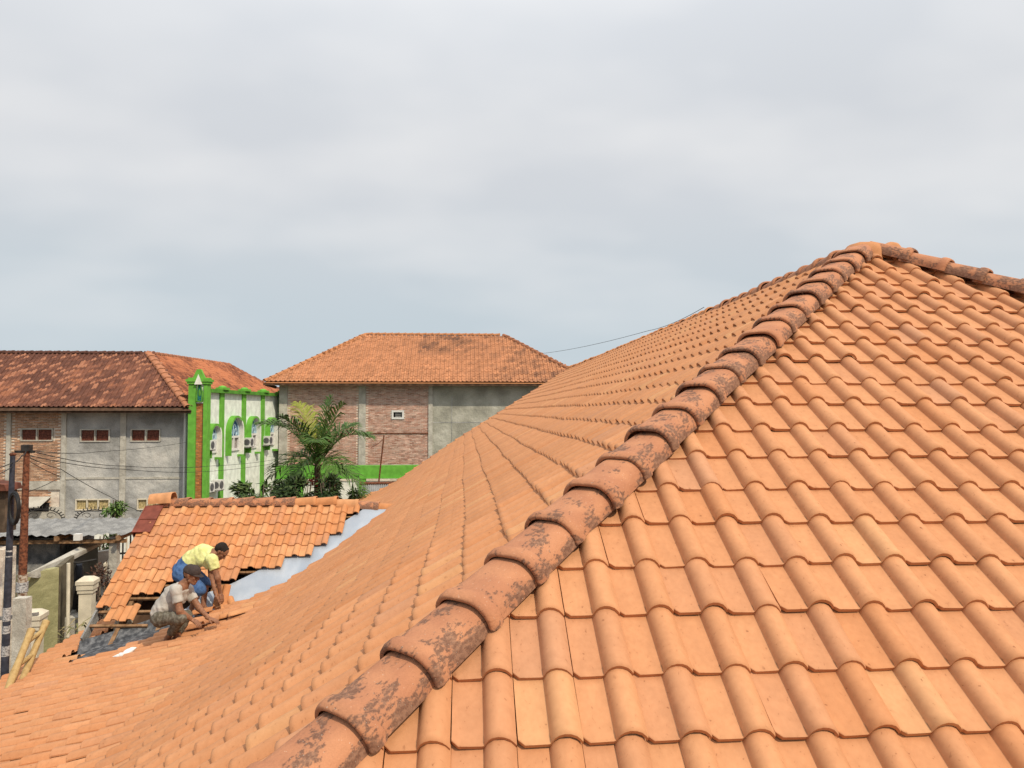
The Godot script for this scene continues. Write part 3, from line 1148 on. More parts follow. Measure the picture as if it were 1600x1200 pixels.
	var r0 := Vector3(xl, rc.y, rc.z)
	var ef := e1 + f * 16.5
	var rbm := MB.new()
	var dn := Vector3(0, -0.05, 0)
	for q in [[e0, e1, rc, r0], [e1, ef, rf, rc]]:
		rbm.flat()
		rbm.quad(q[0] + dn, q[1] + dn, q[2] + dn, q[3] + dn)
	rbm.tri(ef + dn, rf + Vector3(-7, -rf.y + e1.y, -4) + dn, rf + dn)
	var roof := part("roof", rbm, M.under, o)
	var nz := noise(81, 0.35, 4)
	var nz2 := noise(82, 1.4, 2)
	var sh := func(p: Vector3, k: float):
		var v := nz.get_noise_3dv(p) * 1.1 + nz2.get_noise_3dv(p) * 0.5 + rng.randfn(0, 0.28) - 0.10 - 0.35 * (1.0 - absf(k - 0.15)) * 0.3
		var c := Color(0.12, 0.052, 0.037).lerp(Color(0.255, 0.108, 0.068), clampf(0.5 + v, 0, 1))
		if rng.randf() < 0.15 + 0.15 * nz.get_noise_3dv(p * 0.7): c = Color(0.36, 0.165, 0.10)
		elif v > 0.45: c = Color(0.30, 0.125, 0.07)
		return c
	var xfs := []
	var cols := []
	far_tiles(e0, e1, rc, r0, 0.20, 0.17, xfs, cols, sh)
	var mesh := make_tile(false, M.tile_v)
	many("roof_tiles", mesh, xfs, cols, roof)
	var sh2 := func(p: Vector3, k: float):
		var v := nz.get_noise_3dv(p) + rng.randfn(0, 0.25)
		var c := Color(0.17, 0.06, 0.035).lerp(Color(0.46, 0.175, 0.085), clampf(0.62 + v, 0, 1))
		return c
	xfs = []
	cols = []
	far_tiles(e1, ef, rf, rc, 0.20, 0.19, xfs, cols, sh2)
	many("roof_tiles", mesh, xfs, cols, roof)
	var cap := make_cap(0.45, 0.13, 0.12, 0.3)
	caps_along(r0, rc, o, cap, mat(Color(0.13, 0.06, 0.045), 0.9, 0.3, 0.8, 83))
	caps_along(rc, e1, o, make_cap(0.45, 0.20, 0.13, 0.2), mat(Color(0.43, 0.185, 0.10), 0.8, 0.15, 0.8, 84))
	caps_along(rc, rf, o, cap, mat(Color(0.36, 0.15, 0.08), 0.8, 0.3, 0.8, 85))
	caps_along(rf, ef, o, cap, mat(Color(0.36, 0.15, 0.08), 0.8, 0.3, 0.8, 85))
	var fa := MB.new()
	fa.bar(e0 + Vector3(0, -0.10, -0.06), e1 + Vector3(0, -0.10, -0.06), 0.03, 0.08)
	fa.quad(e0 + Vector3(0, -0.08, 0), e0 + Vector3(0, -0.08, -0.9), e1 + Vector3(0, -0.08, -0.9), e1 + Vector3(0, -0.08, 0))
	part("fascia", fa, M.under, o)
	# small gable stub between roof corner and the tower
	var gs := MB.new()
	var g0 := at(289, 625, 32.6)
	gs.box(g0 + Vector3(0.10, -0.15, -0.3), Vector3(0.55, 0.75, 0.5))
	part("parapet_stub", gs, M.rust, o)

# --- green and white prayer hall: a tower and a long arcaded side
var fac_o: Vector3
var fac_b: Basis
func fac(lx: float, y: float, lz := 0.0) -> Vector3:
	return fac_o + fac_b.x * lx + Vector3.UP * y + fac_b.z * lz
func fac_hit(x: float, y: float, lz := 0.0) -> Vector2:     # (along, height) of the facade plane under a pixel
	var v := ray(x, y)
	var p0 := fac_o + fac_b.z * lz - Vector3(0, HC, 0)
	var t := p0.dot(fac_b.z) / v.dot(fac_b.z)
	var p := v * t + Vector3(0, HC, 0)
	return Vector2((p - fac_o).dot(fac_b.x), p.y)

func make_hall():
	var base := at(323, 643, 33.2)
	fac_o = Vector3(base.x, 0, base.z)
	var f := Vector3(0.1145, 0, -1).normalized()
	fac_b = Basis(f, Vector3.UP, f.cross(Vector3.UP))
	var o := thing("prayer_hall", "green and white prayer hall with arched window hoods and a slim brick striped tower", "building", fac_o)
	var L := 12.0
	var top: float = fac_hit(323, 612).y
	var wb := MB.new()
	var cx := []      # bay centres from the picture
	var wins := []
	for q in [[321, 346, 658, 727, 0], [352, 381, 646, 722, 1], [383.5, 408, 647, 717, 2], [413.5, 435, 649, 712, 3]]:
		var a := fac_hit(q[0], 700)
		var b := fac_hit(q[1] - 8.0, 700)
		var t := fac_hit((q[0] + q[1]) * 0.5, q[2])
		var s := fac_hit((q[0] + q[1]) * 0.5, q[3])
		wins.append([a.x, b.x, t.y - 0.10, s.y + 0.35])
	var holes := []
	for w in wins: holes.append([w[0] + 0.20, w[3] + 0.25, w[1] - 0.12, w[2] - 0.45])
	wb.wall(fac(0, 0), fac_b.x, Vector3.UP, fac_b.z, L, top, 0.25, holes)
	wb.box(fac(L * 0.5, top * 0.5, -7.0), Vector3(L - 0.4, top - 0.6, 0.2), fac_b)
	part("wall", wb, M.mint, o)
	var pb := MB.new()
	pb.box(fac(L * 0.5, top + 0.05, 0.02), Vector3(L, 0.16, 0.36), fac_b)
	part("parapet_band", pb, M.green_dark, o)
	# pilasters
	for x in [345.5, 380.0, 409.5, 437.0]:
		var c := fac_hit(x, 640).x
		var q := MB.new()
		q.box(fac(c, top * 0.5, 0.03), Vector3(0.40, top, 0.08), fac_b)
		q.box(fac(c, top + 0.17, 0.06), Vector3(0.55, 0.10, 0.42), fac_b)
		q.ball(fac(c, top + 0.20, 0.05), Vector3(0.26, 0.12, 0.2), fac_b, 8)
		part("pilaster", q, M.green, o)
	# hoods, windows
	for k in wins.size():
		var w: Array = wins[k]
		var c: float = (w[0] + w[1]) * 0.5
		var R: float = (w[1] - w[0]) * 0.5
		var spring: float = w[2] - R * 1.05
		var t := 0.09
		var dep := 0.26
		var outer := []
		var inner := []
		outer.append(Vector2(-R, w[3])); inner.append(Vector2(-R + t, w[3]))
		for j in 17:
			var a := PI - PI * j / 16.0
			outer.append(Vector2(cos(a) * R, spring + sin(a) * R * 1.05))
			inner.append(Vector2(cos(a) * (R - t), spring + sin(a) * (R * 1.05 - t)))
		outer.append(Vector2(R, w[3])); inner.append(Vector2(R - t, w[3]))
		var ob := MB.new()
		var ib := MB.new()
		var rows_o := []
		var rows_i := []
		for j in outer.size():
			rows_o.append([fac(c + outer[j].x, outer[j].y, 0.0), fac(c + outer[j].x, outer[j].y, dep)])
			rows_i.append([fac(c + inner[j].x, inner[j].y, dep), fac(c + inner[j].x, inner[j].y, 0.0)])
		ob.surf(rows_o)
		ib.surf(rows_i)
		ob.flat()
		ib.flat()
		for j in outer.size() - 1:      # the front rim
			(ib if outer[j + 1].x > R * 0.8 else ob).quad(fac(c + inner[j].x, inner[j].y, dep), fac(c + inner[j + 1].x, inner[j + 1].y, dep), fac(c + outer[j + 1].x, outer[j + 1].y, dep), fac(c + outer[j].x, outer[j].y, dep))
		for e in [0, outer.size() - 1]:
			ob.quad(fac(c + inner[e].x, inner[e].y, 0), fac(c + inner[e].x, inner[e].y, dep), fac(c + outer[e].x, outer[e].y, dep), fac(c + outer[e].x, outer[e].y, 0))
		var hood := part("window_hood", ob, M.green, o)
		part("reveal", ib, M.white, hood)
		var sb := MB.new()
		sb.box(fac(c + R - 0.06, w[3] - 0.05, 0.12), Vector3(0.22, 0.10, 0.26), fac_b)
		part("corbel", sb, M.green, hood)
		# window: white lower lights, blue pointed head
		var x0: float = c - R + 0.20
		var x1: float = c + R - 0.12
		var y0: float = w[3] + 0.25
		var y1: float = lerpf(y0, spring, 0.92) - 0.15
		var fr := MB.new()
		window_frame(fr, fac(x0, y0, 0.03), fac_b.x, fac_b.z, x1 - x0, y1 - y0, 2, 0.10)
		var win := part("window", fr, M.white_frame, o)
		for s in 2:
			var pn := MB.new()
			pn.box(fac(lerpf(x0, x1, 0.25 + 0.5 * s), (y0 + y1) * 0.5, -0.03), Vector3((x1 - x0) * 0.5 - 0.1, y1 - y0 - 0.06, 0.02), fac_b)
			part("pane", pn, M.curtain if s == 0 else mat(Color(0.42, 0.38, 0.35), 0.9, 0.3, 1.5, 91), win)
		var hd := MB.new()
		var poly := []
		var mx := (x0 + x1) * 0.5
		var hw := (x1 - x0) * 0.5
		var ph: float = w[2] - 0.22 - y1
		poly.append(fac(x0, y1 + 0.05, -0.05)); poly.append(fac(x1, y1 + 0.05, -0.05))
		for j in range(1, 12):
			var g := j / 12.0
			poly.append(fac(mx + hw * cos(PI * g), y1 + 0.05 + ph * pow(sin(PI * g), 0.8), -0.05))
		poly.reverse()
		hd.prism(poly, fac_b.z * 0.07)
		var head := part("stained_glass", hd, M.blue_glass, win)
		var tr := MB.new()
		var hp := []
		for j in 13:
			var g := j / 12.0
			hp.append(fac(mx + hw * cos(PI * g) * 0.98, y1 + 0.05 + ph * pow(sin(PI * g), 0.8), 0.03))
		tr.tube(hp, [0.04], 5)
		tr.tube([fac(mx, y1, 0.03), fac(mx, y1 + ph * 0.95, 0.03)], [0.025], 5)
		for s in [-1.0, 1.0]:      # flowing strokes of lettering in the glass
			var sp := []
			for j in 14:
				var g := j / 13.0
				sp.append(fac(mx + s * hw * (0.42 + 0.26 * sin(g * 5.2)), y1 + ph * (0.12 + 0.62 * g - 0.12 * sin(g * 6.3)), 0.03))
			tr.tube(sp, [0.03], 5)
			var ring := []
			for j in 11: ring.append(fac(mx + s * hw * 0.45 + 0.11 * cos(TAU * j / 10.0), y1 + ph * 0.30 + 0.15 * sin(TAU * j / 10.0), 0.03))
			tr.tube(ring, [0.025], 5, false)
		part("tracery", tr, mat(Color(0.45, 0.62, 0.70), 0.5, 0.05, 1.0, 92), head)
	# tower at the near corner, turned towards the camera
	var tz := -32.75
	var tl := at(294, 640, 32.3).x
	var trx := at(323.5, 640, 32.3).x
	var tt: float = at(308, 600, 32.3).y
	var tw := trx - tl
	var N := Vector3(0, 0, 1)
	var pier := MB.new()
	var lw: float = tw * 0.40
	pier.box(Vector3(tl + lw * 0.5, tt * 0.5, -32.52), Vector3(lw, tt, 0.46))
	var tower := part("tower", pier, M.green, o)
	var rp := MB.new()
	rp.box(Vector3(trx - tw * 0.10, tt * 0.5, -32.52), Vector3(tw * 0.20, tt, 0.46))
	part("pier", rp, M.green, tower)
	var y_top: float = at(310, 630, 32.3).y
	var mid := MB.new()
	var mx0 := tl + lw
	var mw := tw * 0.40
	mid.box(Vector3(mx0 + mw * 0.5, tt * 0.5, -32.55), Vector3(mw - 0.004, tt - 0.06, 0.34))
	part("brick_panel_backing", mid, mat(Color(0.40, 0.20, 0.09), 0.9, 0.1, 0.5, 94), tower)
	bricks("brick_panel", Vector3(mx0, 0.5, -32.38), Vector3.RIGHT, mw, y_top - 0.5, N, [], [Color(0.50, 0.19, 0.06), Color(0.56, 0.23, 0.08), Color(0.42, 0.15, 0.05)], tower, 0.16, 0.075)
	var nb := MB.new()
	nb.box(Vector3(mx0 + mw * 0.5, (y_top + tt) * 0.5, -32.36), Vector3(mw - 0.01, tt - y_top, 0.05))
	part("niche_panel", nb, M.mint, tower)
	var nl := MB.new()
	var nc := Vector3(mx0 + mw * 0.5, y_top + 0.05, -32.31)
	var pts := [nc + Vector3(-mw * 0.32, 0.05, 0), nc + Vector3(mw * 0.32, 0.05, 0), nc + Vector3(mw * 0.32, 0.42, 0), nc + Vector3(0, 0.80, 0), nc + Vector3(-mw * 0.32, 0.42, 0)]
	pts.reverse()
	nl.prism(pts, Vector3(0, 0, 0.03))
	part("niche_glass", nl, mat(Color(0.03, 0.20, 0.19), 0.3, 0.4, 3.0, 93), tower)
	var ng := MB.new()
	ng.tube([nc + Vector3(-mw * 0.36, 0.02, 0.04), nc + Vector3(-mw * 0.36, 0.42, 0.04), nc + Vector3(0, 0.86, 0.04), nc + Vector3(mw * 0.36, 0.42, 0.04), nc + Vector3(mw * 0.36, 0.02, 0.04), nc + Vector3(-mw * 0.36, 0.02, 0.04)], [0.035], 5)
	ng.ball(nc + Vector3(0, 0.38, 0.03), Vector3(0.06, 0.16, 0.02))
	part("niche_trim", ng, M.green_dark, tower)
	for s in [[tl + lw * 0.5, lw], [trx - tw * 0.10, tw * 0.20]]:
		var cp := MB.new()
		cp.box(Vector3(s[0], tt + 0.05, -32.52), Vector3(s[1] + 0.10, 0.10, 0.56))
		cp.box(Vector3(s[0], tt + 0.15, -32.52), Vector3(s[1] + 0.18, 0.10, 0.64))
		cp.box(Vector3(s[0], tt + 0.23, -32.52), Vector3(s[1] + 0.04, 0.08, 0.5))
		part("pier_cap", cp, M.green, tower)
	var pk: float = at(310, 577, 32.3).y
	var pm := tl + tw * 0.56
	var ped := MB.new()
	var pp := [Vector3(pm - tw * 0.40, tt + 0.12, -32.4), Vector3(pm + tw * 0.40, tt + 0.12, -32.4), Vector3(pm + tw * 0.10, pk, -32.4), Vector3(pm - tw * 0.10, pk, -32.4)]
	pp.reverse()
	ped.prism(pp, Vector3(0, 0, 0.16))
	part("pediment", ped, M.green, tower)
	var pw := MB.new()
	pp = [Vector3(pm - tw * 0.20, tt - 0.02, -32.22), Vector3(pm + tw * 0.20, tt - 0.02, -32.22), Vector3(pm, pk - 0.22, -32.22)]
	pp.reverse()
	pw.prism(pp, Vector3(0, 0, 0.05))
	part("pediment_face", pw, M.white, tower)

func make_ac_units():
	var spots := [
		[320, 688.5, 334, 703, "first air conditioner unit on a bracket beside the tower, under the nearest arch", 0.42],
		[382, 684, 394.5, 698, "air conditioner unit under the third arch of the green hall", 0.42],
		[412, 681.5, 422.5, 695, "air conditioner unit under the farthest arch, next to the palm leaf", 0.42],
		[319, 754, 332, 769.5, "lower air conditioner unit hanging closest to the tower foot", 0.30],
		[334, 749.5, 349, 766, "lower air conditioner unit to the right of the one at the tower foot", 0.42],
	]
	for s in spots:
		var a := fac_hit(s[0] + 10.0, s[3], s[5])
		var b := fac_hit(s[2], s[1], s[5])
		var w: float = clampf(b.x - a.x, 0.5, 0.75) * 0.9
		var h: float = clampf(b.y - a.y, 0.40, 0.62)
		var c := fac(a.x + w * 0.5, a.y + h * 0.5, s[5] - 0.2)
		var o := thing("air_conditioner", s[4], "air conditioner", c - Vector3.UP * h * 0.5, "air conditioners on the green hall")
		var mb := MB.new()
		mb.box(c, Vector3(w, h, 0.36), fac_b)
		var body := part("casing", mb, M.white_frame, o)
		# fan grille on the side that looks at the street and on the end
		var gb := MB.new()
		for q in [[c + fac_b.z * 0.185 - fac_b.x * w * 0.12, fac_b.x, fac_b.z, h * 0.40], [c - fac_b.x * (w * 0.5 + 0.005), fac_b.z, -fac_b.x, 0.14]]:
			for k in 4:
				var ring := []
				for j in 13: ring.append(q[0] + (q[1] * cos(TAU * j / 12.0) + Vector3.UP * sin(TAU * j / 12.0)) * q[3] * (0.25 + 0.25 * k))
				gb.tube(ring, [0.012], 4, false)
			gb.box(q[0] - q[2] * 0.004, Vector3(0.02, q[3] * 1.5, q[3] * 1.5) if absf(q[2].dot(fac_b.x)) > 0.5 else Vector3(q[3] * 1.5, q[3] * 1.5, 0.02), fac_b)
		part("fan_grille", gb, mat(Color(0.12, 0.12, 0.13), 0.7, 0.1, 1.0, 95), o)
		var br := MB.new()
		br.box(c - Vector3.UP * (h * 0.5 + 0.03) - fac_b.z * (s[5] - 0.2) * 0.4, Vector3(w + 0.3, 0.045, s[5]), fac_b)
		part("bracket", br, M.tin, o)

# --- brick hall with the hip roof, centre
func make_brick_hall():
	var D := 41.0
	var N := Vector3(0, 0, 1)
	var U := Vector3.RIGHT
	var px := func(x): return at(x, 640, D).x
	var py := func(y): return at(600, y, D).y
	var xl: float = px.call(437)
	var xr := 6.4
	var top: float = py.call(592)
	var o := thing("brick_hall", "unfinished brick and cement hall with an orange hip roof in the centre distance", "building", Vector3((xl + xr) * 0.5, 0, -D - 4.5))
	var xm: float = px.call(673)
	var v := [px.call(613.5), py.call(653.5), px.call(630), py.call(642.5)]
	var mb := MB.new()
	mb.wall(Vector3(xl, 0, -D), U, Vector3.UP, N, xm - xl, top, 0.2, [[v[0] - xl, v[1], v[2] - xl, v[3]]])
	part("mortar_wall", mb, M.mortar, o)
	var pl := MB.new()
	pl.wall(Vector3(xm, 0, -D), U, Vector3.UP, N, xr - xm, top, 0.2, [])
	part("plaster_wall", pl, M.plaster_dark, o)
	var sd := MB.new()
	sd.box(Vector3(xl + 0.1, top * 0.5, -D - 5), Vector3(0.2, top, 9.6))
	sd.box(Vector3(xr - 0.1, top * 0.5, -D - 5), Vector3(0.2, top, 9.6))
	part("side_wall", sd, M.plaster_dark, o)
	var y0: float = py.call(725.5)
	var pal := [Color(0.60, 0.36, 0.28), Color(0.66, 0.42, 0.335), Color(0.52, 0.28, 0.21), Color(0.70, 0.48, 0.39)]
	bricks("brick_wall", Vector3(px.call(450), y0, -D + 0.01), U, px.call(561) - px.call(450), top - y0, N, [], pal, o)
	bricks("brick_wall", Vector3(px.call(572), y0, -D + 0.01), U, px.call(673) - px.call(572), top - y0, N, [[v[0] - px.call(572), v[1] - y0, v[2] - px.call(572), v[3] - y0]], pal, o)
	var cb := MB.new()
	for q in [[436.5, 449], [561, 571.5], [669.5, 676]]:
		cb.box(Vector3((px.call(q[0]) + px.call(q[1])) * 0.5, top * 0.5, -D + 0.01), Vector3(px.call(q[1]) - px.call(q[0]), top, 0.14))
	part("concrete_column", cb, M.concrete, o)
	var ln := MB.new()
	ln.box(Vector3((px.call(572) + px.call(670)) * 0.5, py.call(677), -D + 0.04), Vector3(px.call(670) - px.call(572), 0.05, 0.05))
	part("wall_line", ln, M.rust, o)
	var sb := MB.new()
	sb.box(Vector3((xm + xr) * 0.5, py.call(660), -D + 0.004), Vector3(xr - xm - 0.2, 0.035, 0.02))
	for x in [706.0]: sb.box(Vector3(px.call(x), (py.call(619) + py.call(720)) * 0.5, -D + 0.005), Vector3(0.03, py.call(619) - py.call(720), 0.018))
	part("plaster_joint", sb, M.plaster, o)
	var fr := MB.new()
	window_frame(fr, Vector3(v[0], v[1], -D + 0.03), U, N, v[2] - v[0], v[3] - v[1], 1, 0.10)
	var vent := part("vent_window", fr, M.white_frame, o)
	var dk := MB.new()
	dk.box(Vector3((v[0] + v[2]) * 0.5, (v[1] + v[3]) * 0.5, -D - 0.12), Vector3(v[2] - v[0], v[3] - v[1], 0.02))
	part("opening", dk, M.black, vent)
	for k in 3:
		var sl := MB.new()
		sl.box(Vector3((v[0] + v[2]) * 0.5 + 0.05, lerpf(v[1], v[3], 0.22 + 0.26 * k), -D - 0.04), Vector3((v[2] - v[0]) * 0.7, 0.035, 0.08), Basis(Vector3.RIGHT, 0.5))
		part("slat", sl, M.tin, vent)
	# roof
	var eh: float = at(600, 597.5, 40.2).y
	var el := Vector3(at(411, 597, 40.2).x, eh, -40.2)
	var er := Vector3(7.06, eh, -40.2)
	var t := 4.716
	var rh: float = at(600, 523, 44.9).y
	var rl := Vector3(el.x + t, rh, -44.9)
	var rr := Vector3(er.x - t, rh, -44.9)
	var bl := Vector3(el.x, eh, -49.6)
	var br := Vector3(er.x, eh, -49.6)
	var dn := Vector3(0, -0.05, 0)
	var rb := MB.new()
	rb.flat()
	rb.quad(el + dn, er + dn, rr + dn, rl + dn)
	rb.tri(bl + dn, el + dn, rl + dn)
	rb.tri(er + dn, br + dn, rr + dn)
	rb.quad(br + dn, bl + dn, rl + dn, rr + dn)
	var roof := part("roof", rb, cap_new, o)
	var nz := noise(101, 0.5, 3)
	var lx: float = at(690, 560, 43).x
	var sh := func(p: Vector3, k: float):
		var w := 1.0 + rng.randfn(0, 0.09)
		var c := Color(0.44 * w, 0.20 * w, 0.100 * w)
		var m := 0.0
		var a := absf(p.x - lx - 0.9 * (k - 0.75)) * 1.1
		if k > 0.5: m = clampf(0.75 - a * 0.36 + nz.get_noise_3dv(p * 2.0) * 1.3, 0, 1) * clampf((k - 0.42) * 4.0, 0, 1)
		var right := clampf((p.x - lx - 0.5) * 0.22, 0, 1)
		m = maxf(m, right * clampf(0.35 + nz.get_noise_3dv(p * 3.0 + Vector3.ONE * 5) * 1.4, 0, 0.75))
		return c.lerp(Color(0.10, 0.055, 0.04), m * (0.45 + 0.5 * rng.randf()))
	var xfs := []
	var cols := []
	far_tiles(el, er, rr, rl, 0.24, 0.27, xfs, cols, sh)
	far_tiles(bl, el, rl, rl, 0.24, 0.27, xfs, cols, sh)
	many("roof_tiles", make_tile(false, M.tile_v), xfs, cols, roof)
	var cap := make_cap(0.45, 0.14, 0.13, 0.6)
	var cm := mat(Color(0.50, 0.22, 0.10), 0.75, 0.15, 0.9, 103)
	caps_along(rl, el, o, cap, cm)
	caps_along(rr, er, o, cap, mat(Color(0.40, 0.17, 0.09), 0.75, 0.35, 0.9, 104))
	caps_along(rl, rr, o, cap, cm)
	var fa := MB.new()
	fa.bar(el + Vector3(0, -0.11, -0.03), er + Vector3(0, -0.11, -0.03), 0.03, 0.12)
	fa.quad(el + Vector3(0, -0.07, 0), el + Vector3(0.8, -0.07, -0.85), er + Vector3(0, -0.07, -0.85), er + Vector3(0, -0.07, 0))
	fa.bar(el + Vector3(0.5, -0.25, -0.7), el + Vector3(0.12, -0.12, -0.1), 0.10, 0.14)
	part("fascia", fa, M.under, o)

func make_far_bits():
	# green and white garden wall in front of the brick hall
	var D := 38.0
	var o := thing("boundary_wall", "low white wall with a broad green band in front of the brick hall", "wall", Vector3(at(545, 760, D).x, 0, -D))
	var px := func(x): return at(x, 740, D).x
	var py := func(y): return at(560, y, D).y
	var a: float = px.call(432)
	var b: float = px.call(720)
	var w := MB.new()
	w.box(Vector3((a + b) * 0.5, py.call(752) * 0.5, -D), Vector3(b - a, py.call(752), 0.18))
	part("white_base", w, M.white, o)
	w = MB.new()
	w.box(Vector3((a + b) * 0.5, (py.call(727) + py.call(746)) * 0.5, -D + 0.02), Vector3(b - a, py.call(727) - py.call(746), 0.26))
	w.box(Vector3((a + b) * 0.5, py.call(746.7), -D + 0.05), Vector3(b - a, 0.05, 0.36))
	part("green_band", w, M.green, o)
	for x in [567.0, 470.0]:
		w = MB.new()
		w.box(Vector3(px.call(x), py.call(752) * 0.5 + 0.2, -D + 0.06), Vector3(0.32, py.call(740), 0.28))
		part("post", w, M.green, o)
	# corrugated lean-to
	D = 31.0
	var tr := thing("tin_roof_shelter", "small shelter with a grey corrugated roof and rusty ridge, right of the palm", "shelter", Vector3(at(592, 765, D).x, 0, -D))
	var r0 := at(566, 757, D + 1.0)
	var r1 := at(640, 755.5, D + 1.0)
	var f0 := at(562, 778, D - 0.4)
	var rows := []
	var n := 90
	for k in n + 1:
		var f := float(k) / n
		var bump := 0.022 * cos(k * PI * 0.5)
		rows.append([r0.lerp(r1, f) + Vector3(0, bump, 0), r0.lerp(r1, f) + (f0 - r0) * 1.5 + Vector3(0, bump, 0)])
	var mb := MB.new()
	mb.surf(rows)
	part("corrugated_sheet", mb, M.tin, tr)
	mb = MB.new()
	mb.tube([r0 + Vector3(-0.1, 0.03, 0), r1 + Vector3(0, 0.03, 0)], [0.07], 8)
	part("ridge_cap", mb, M.rust, tr)
	mb = MB.new()
	for x in [0.1, 0.9]:
		var p := r0.lerp(r1, x) + Vector3(0, -0.1, 0.5)
		mb.tube([Vector3(p.x, 0, p.z), p], [0.04], 6)
	mb.bar(Vector3(r0.x, r0.y * 0.5, r0.z - 0.1), Vector3(r1.x, r0.y * 0.5, r0.z - 0.1), 0.05, r0.y)
	part("support", mb, M.tin, tr)
	# rusty leaning pole
	mb = MB.new()
	var p0 := at(600, 680, 34)
	var p1 := at(591.5, 757, 34)
	p1 = p0 + (p1 - p0) * 2.0
	mb.tube([p1, p0], [0.045, 0.035], 6)
	mb.tube([p0 + Vector3(0, -0.15, 0), p0 + Vector3(-0.30, -0.42, 0), p0 + Vector3(-0.55, -0.55, 0.1)], [0.012], 5)
	tag(part("metal_pole", mb, M.rust), "thin rusty pole leaning before the brick hall, above the corrugated roof", "pole")
	# little house roof between the two big ones
	D = 56.0
	var fh := thing("small_house", "tiny far house with brown roof and green coping between the two large roofs", "house", at(418, 612, D) * Vector3(1, 0, 1))
	var c := at(408, 614, D)
	mb = MB.new()
	mb.box(Vector3(c.x, c.y * 0.5 - 0.3, c.z - 2.5), Vector3(2.6, c.y - 0.4, 4.5))
	part("wall", mb, M.white, fh)
	mb = MB.new()
	mb.prism([c + Vector3(-1.5, -0.5, 0.2), c + Vector3(1.5, -0.5, 0.2), c + Vector3(1.2, 0.45, 0.2), c + Vector3(-1.2, 0.45, 0.2)], Vector3(0, 0, -5))
	part("roof", mb, mat(Color(0.22, 0.09, 0.05), 0.9, 0.3, 0.6, 105), fh)
	mb = MB.new()
	var g := at(425, 612, D - 1)
	mb.box(Vector3(g.x, g.y * 0.5, g.z), Vector3(0.55, g.y, 0.5))
	part("chimney", mb, M.concrete, fh)
	mb = MB.new()
	mb.box(Vector3(g.x, g.y + 0.08, g.z), Vector3(0.75, 0.18, 0.7))
	part("coping", mb, M.green, fh)

# ------------------------------------------------------------------ plants
func leaf_mesh(l: float, w: float) -> ArrayMesh:
	var mb := MB.new()
	mb.smooth()
	var a := Vector3.ZERO
	var m := Vector3(0, 0.06 * l, 0.45 * l)
	var t := Vector3(0, -0.12 * l, l)
	var p := Vector3(w * 0.5, -0.02 * l, 0.42 * l)
	var q := Vector3(-w * 0.5, -0.02 * l, 0.42 * l)
	mb.tri(a, p, m); mb.tri(a, m, q); mb.tri(m, p, t); mb.tri(q, m, t)
	return mb.done(M.leaf_v)

func bush(called: String, label: String, cat: String, c: Vector3, size: Vector3, n: int, leaf: float, cols: Array, group := "", clumps := 9):
	var base := Vector3(c.x, 0, c.z)
	var o := thing(called, label, cat, base, group)
	var sb := MB.new()
	for k in 5:
		var tip := c + Vector3(rng.randf_range(-0.7, 0.7) * size.x, rng.randf_range(0.1, 0.8) * size.y, rng.randf_range(-0.7, 0.7) * size.z)
		sb.tube([base + Vector3(rng.randf_range(-0.1, 0.1), 0, rng.randf_range(-0.1, 0.1)), base.lerp(tip, 0.5) + Vector3(rng.randf_range(-0.1, 0.1), 0, 0), tip], [0.07, 0.045, 0.012], 6)
	part("stem", sb, M.bark, o)
	var heads := []
	for k in clumps:
		var v := Vector3(rng.randf_range(-1, 1), rng.randf_range(-0.9, 1), rng.randf_range(-1, 1))
		if v.length() > 1.0: v = v.normalized() * 0.9
		heads.append([c + v * size * 0.75, rng.randf_range(0.30, 0.5)])
	var xfs := []
	var cl := []
	for i in n:
		var hd: Array = heads[rng.randi() % heads.size()]
		var v := Vector3(rng.randfn(), rng.randfn(), rng.randfn()).normalized() * pow(rng.randf(), 0.4)
		var p: Vector3 = hd[0] + v * size * hd[1]
		var out := (p - c + Vector3(rng.randfn(0, 0.3), rng.randfn(-0.1, 0.3), rng.randfn(0, 0.3))).normalized()
		var b := Basis.looking_at(-out, Vector3(rng.randfn(0, 0.4), 1, rng.randfn(0, 0.4)).normalized())
		xfs.append(Transform3D(b.scaled(Vector3.ONE * rng.randf_range(0.7, 1.3)), p))
		var k: Color = cols[rng.randi() % cols.size()]
		var s := rng.randf_range(0.75, 1.25)
		cl.append(Color(k.r * s, k.g * s, k.b * s))
	many("foliage", leaf_mesh(leaf, leaf * 0.32), xfs, cl, o)

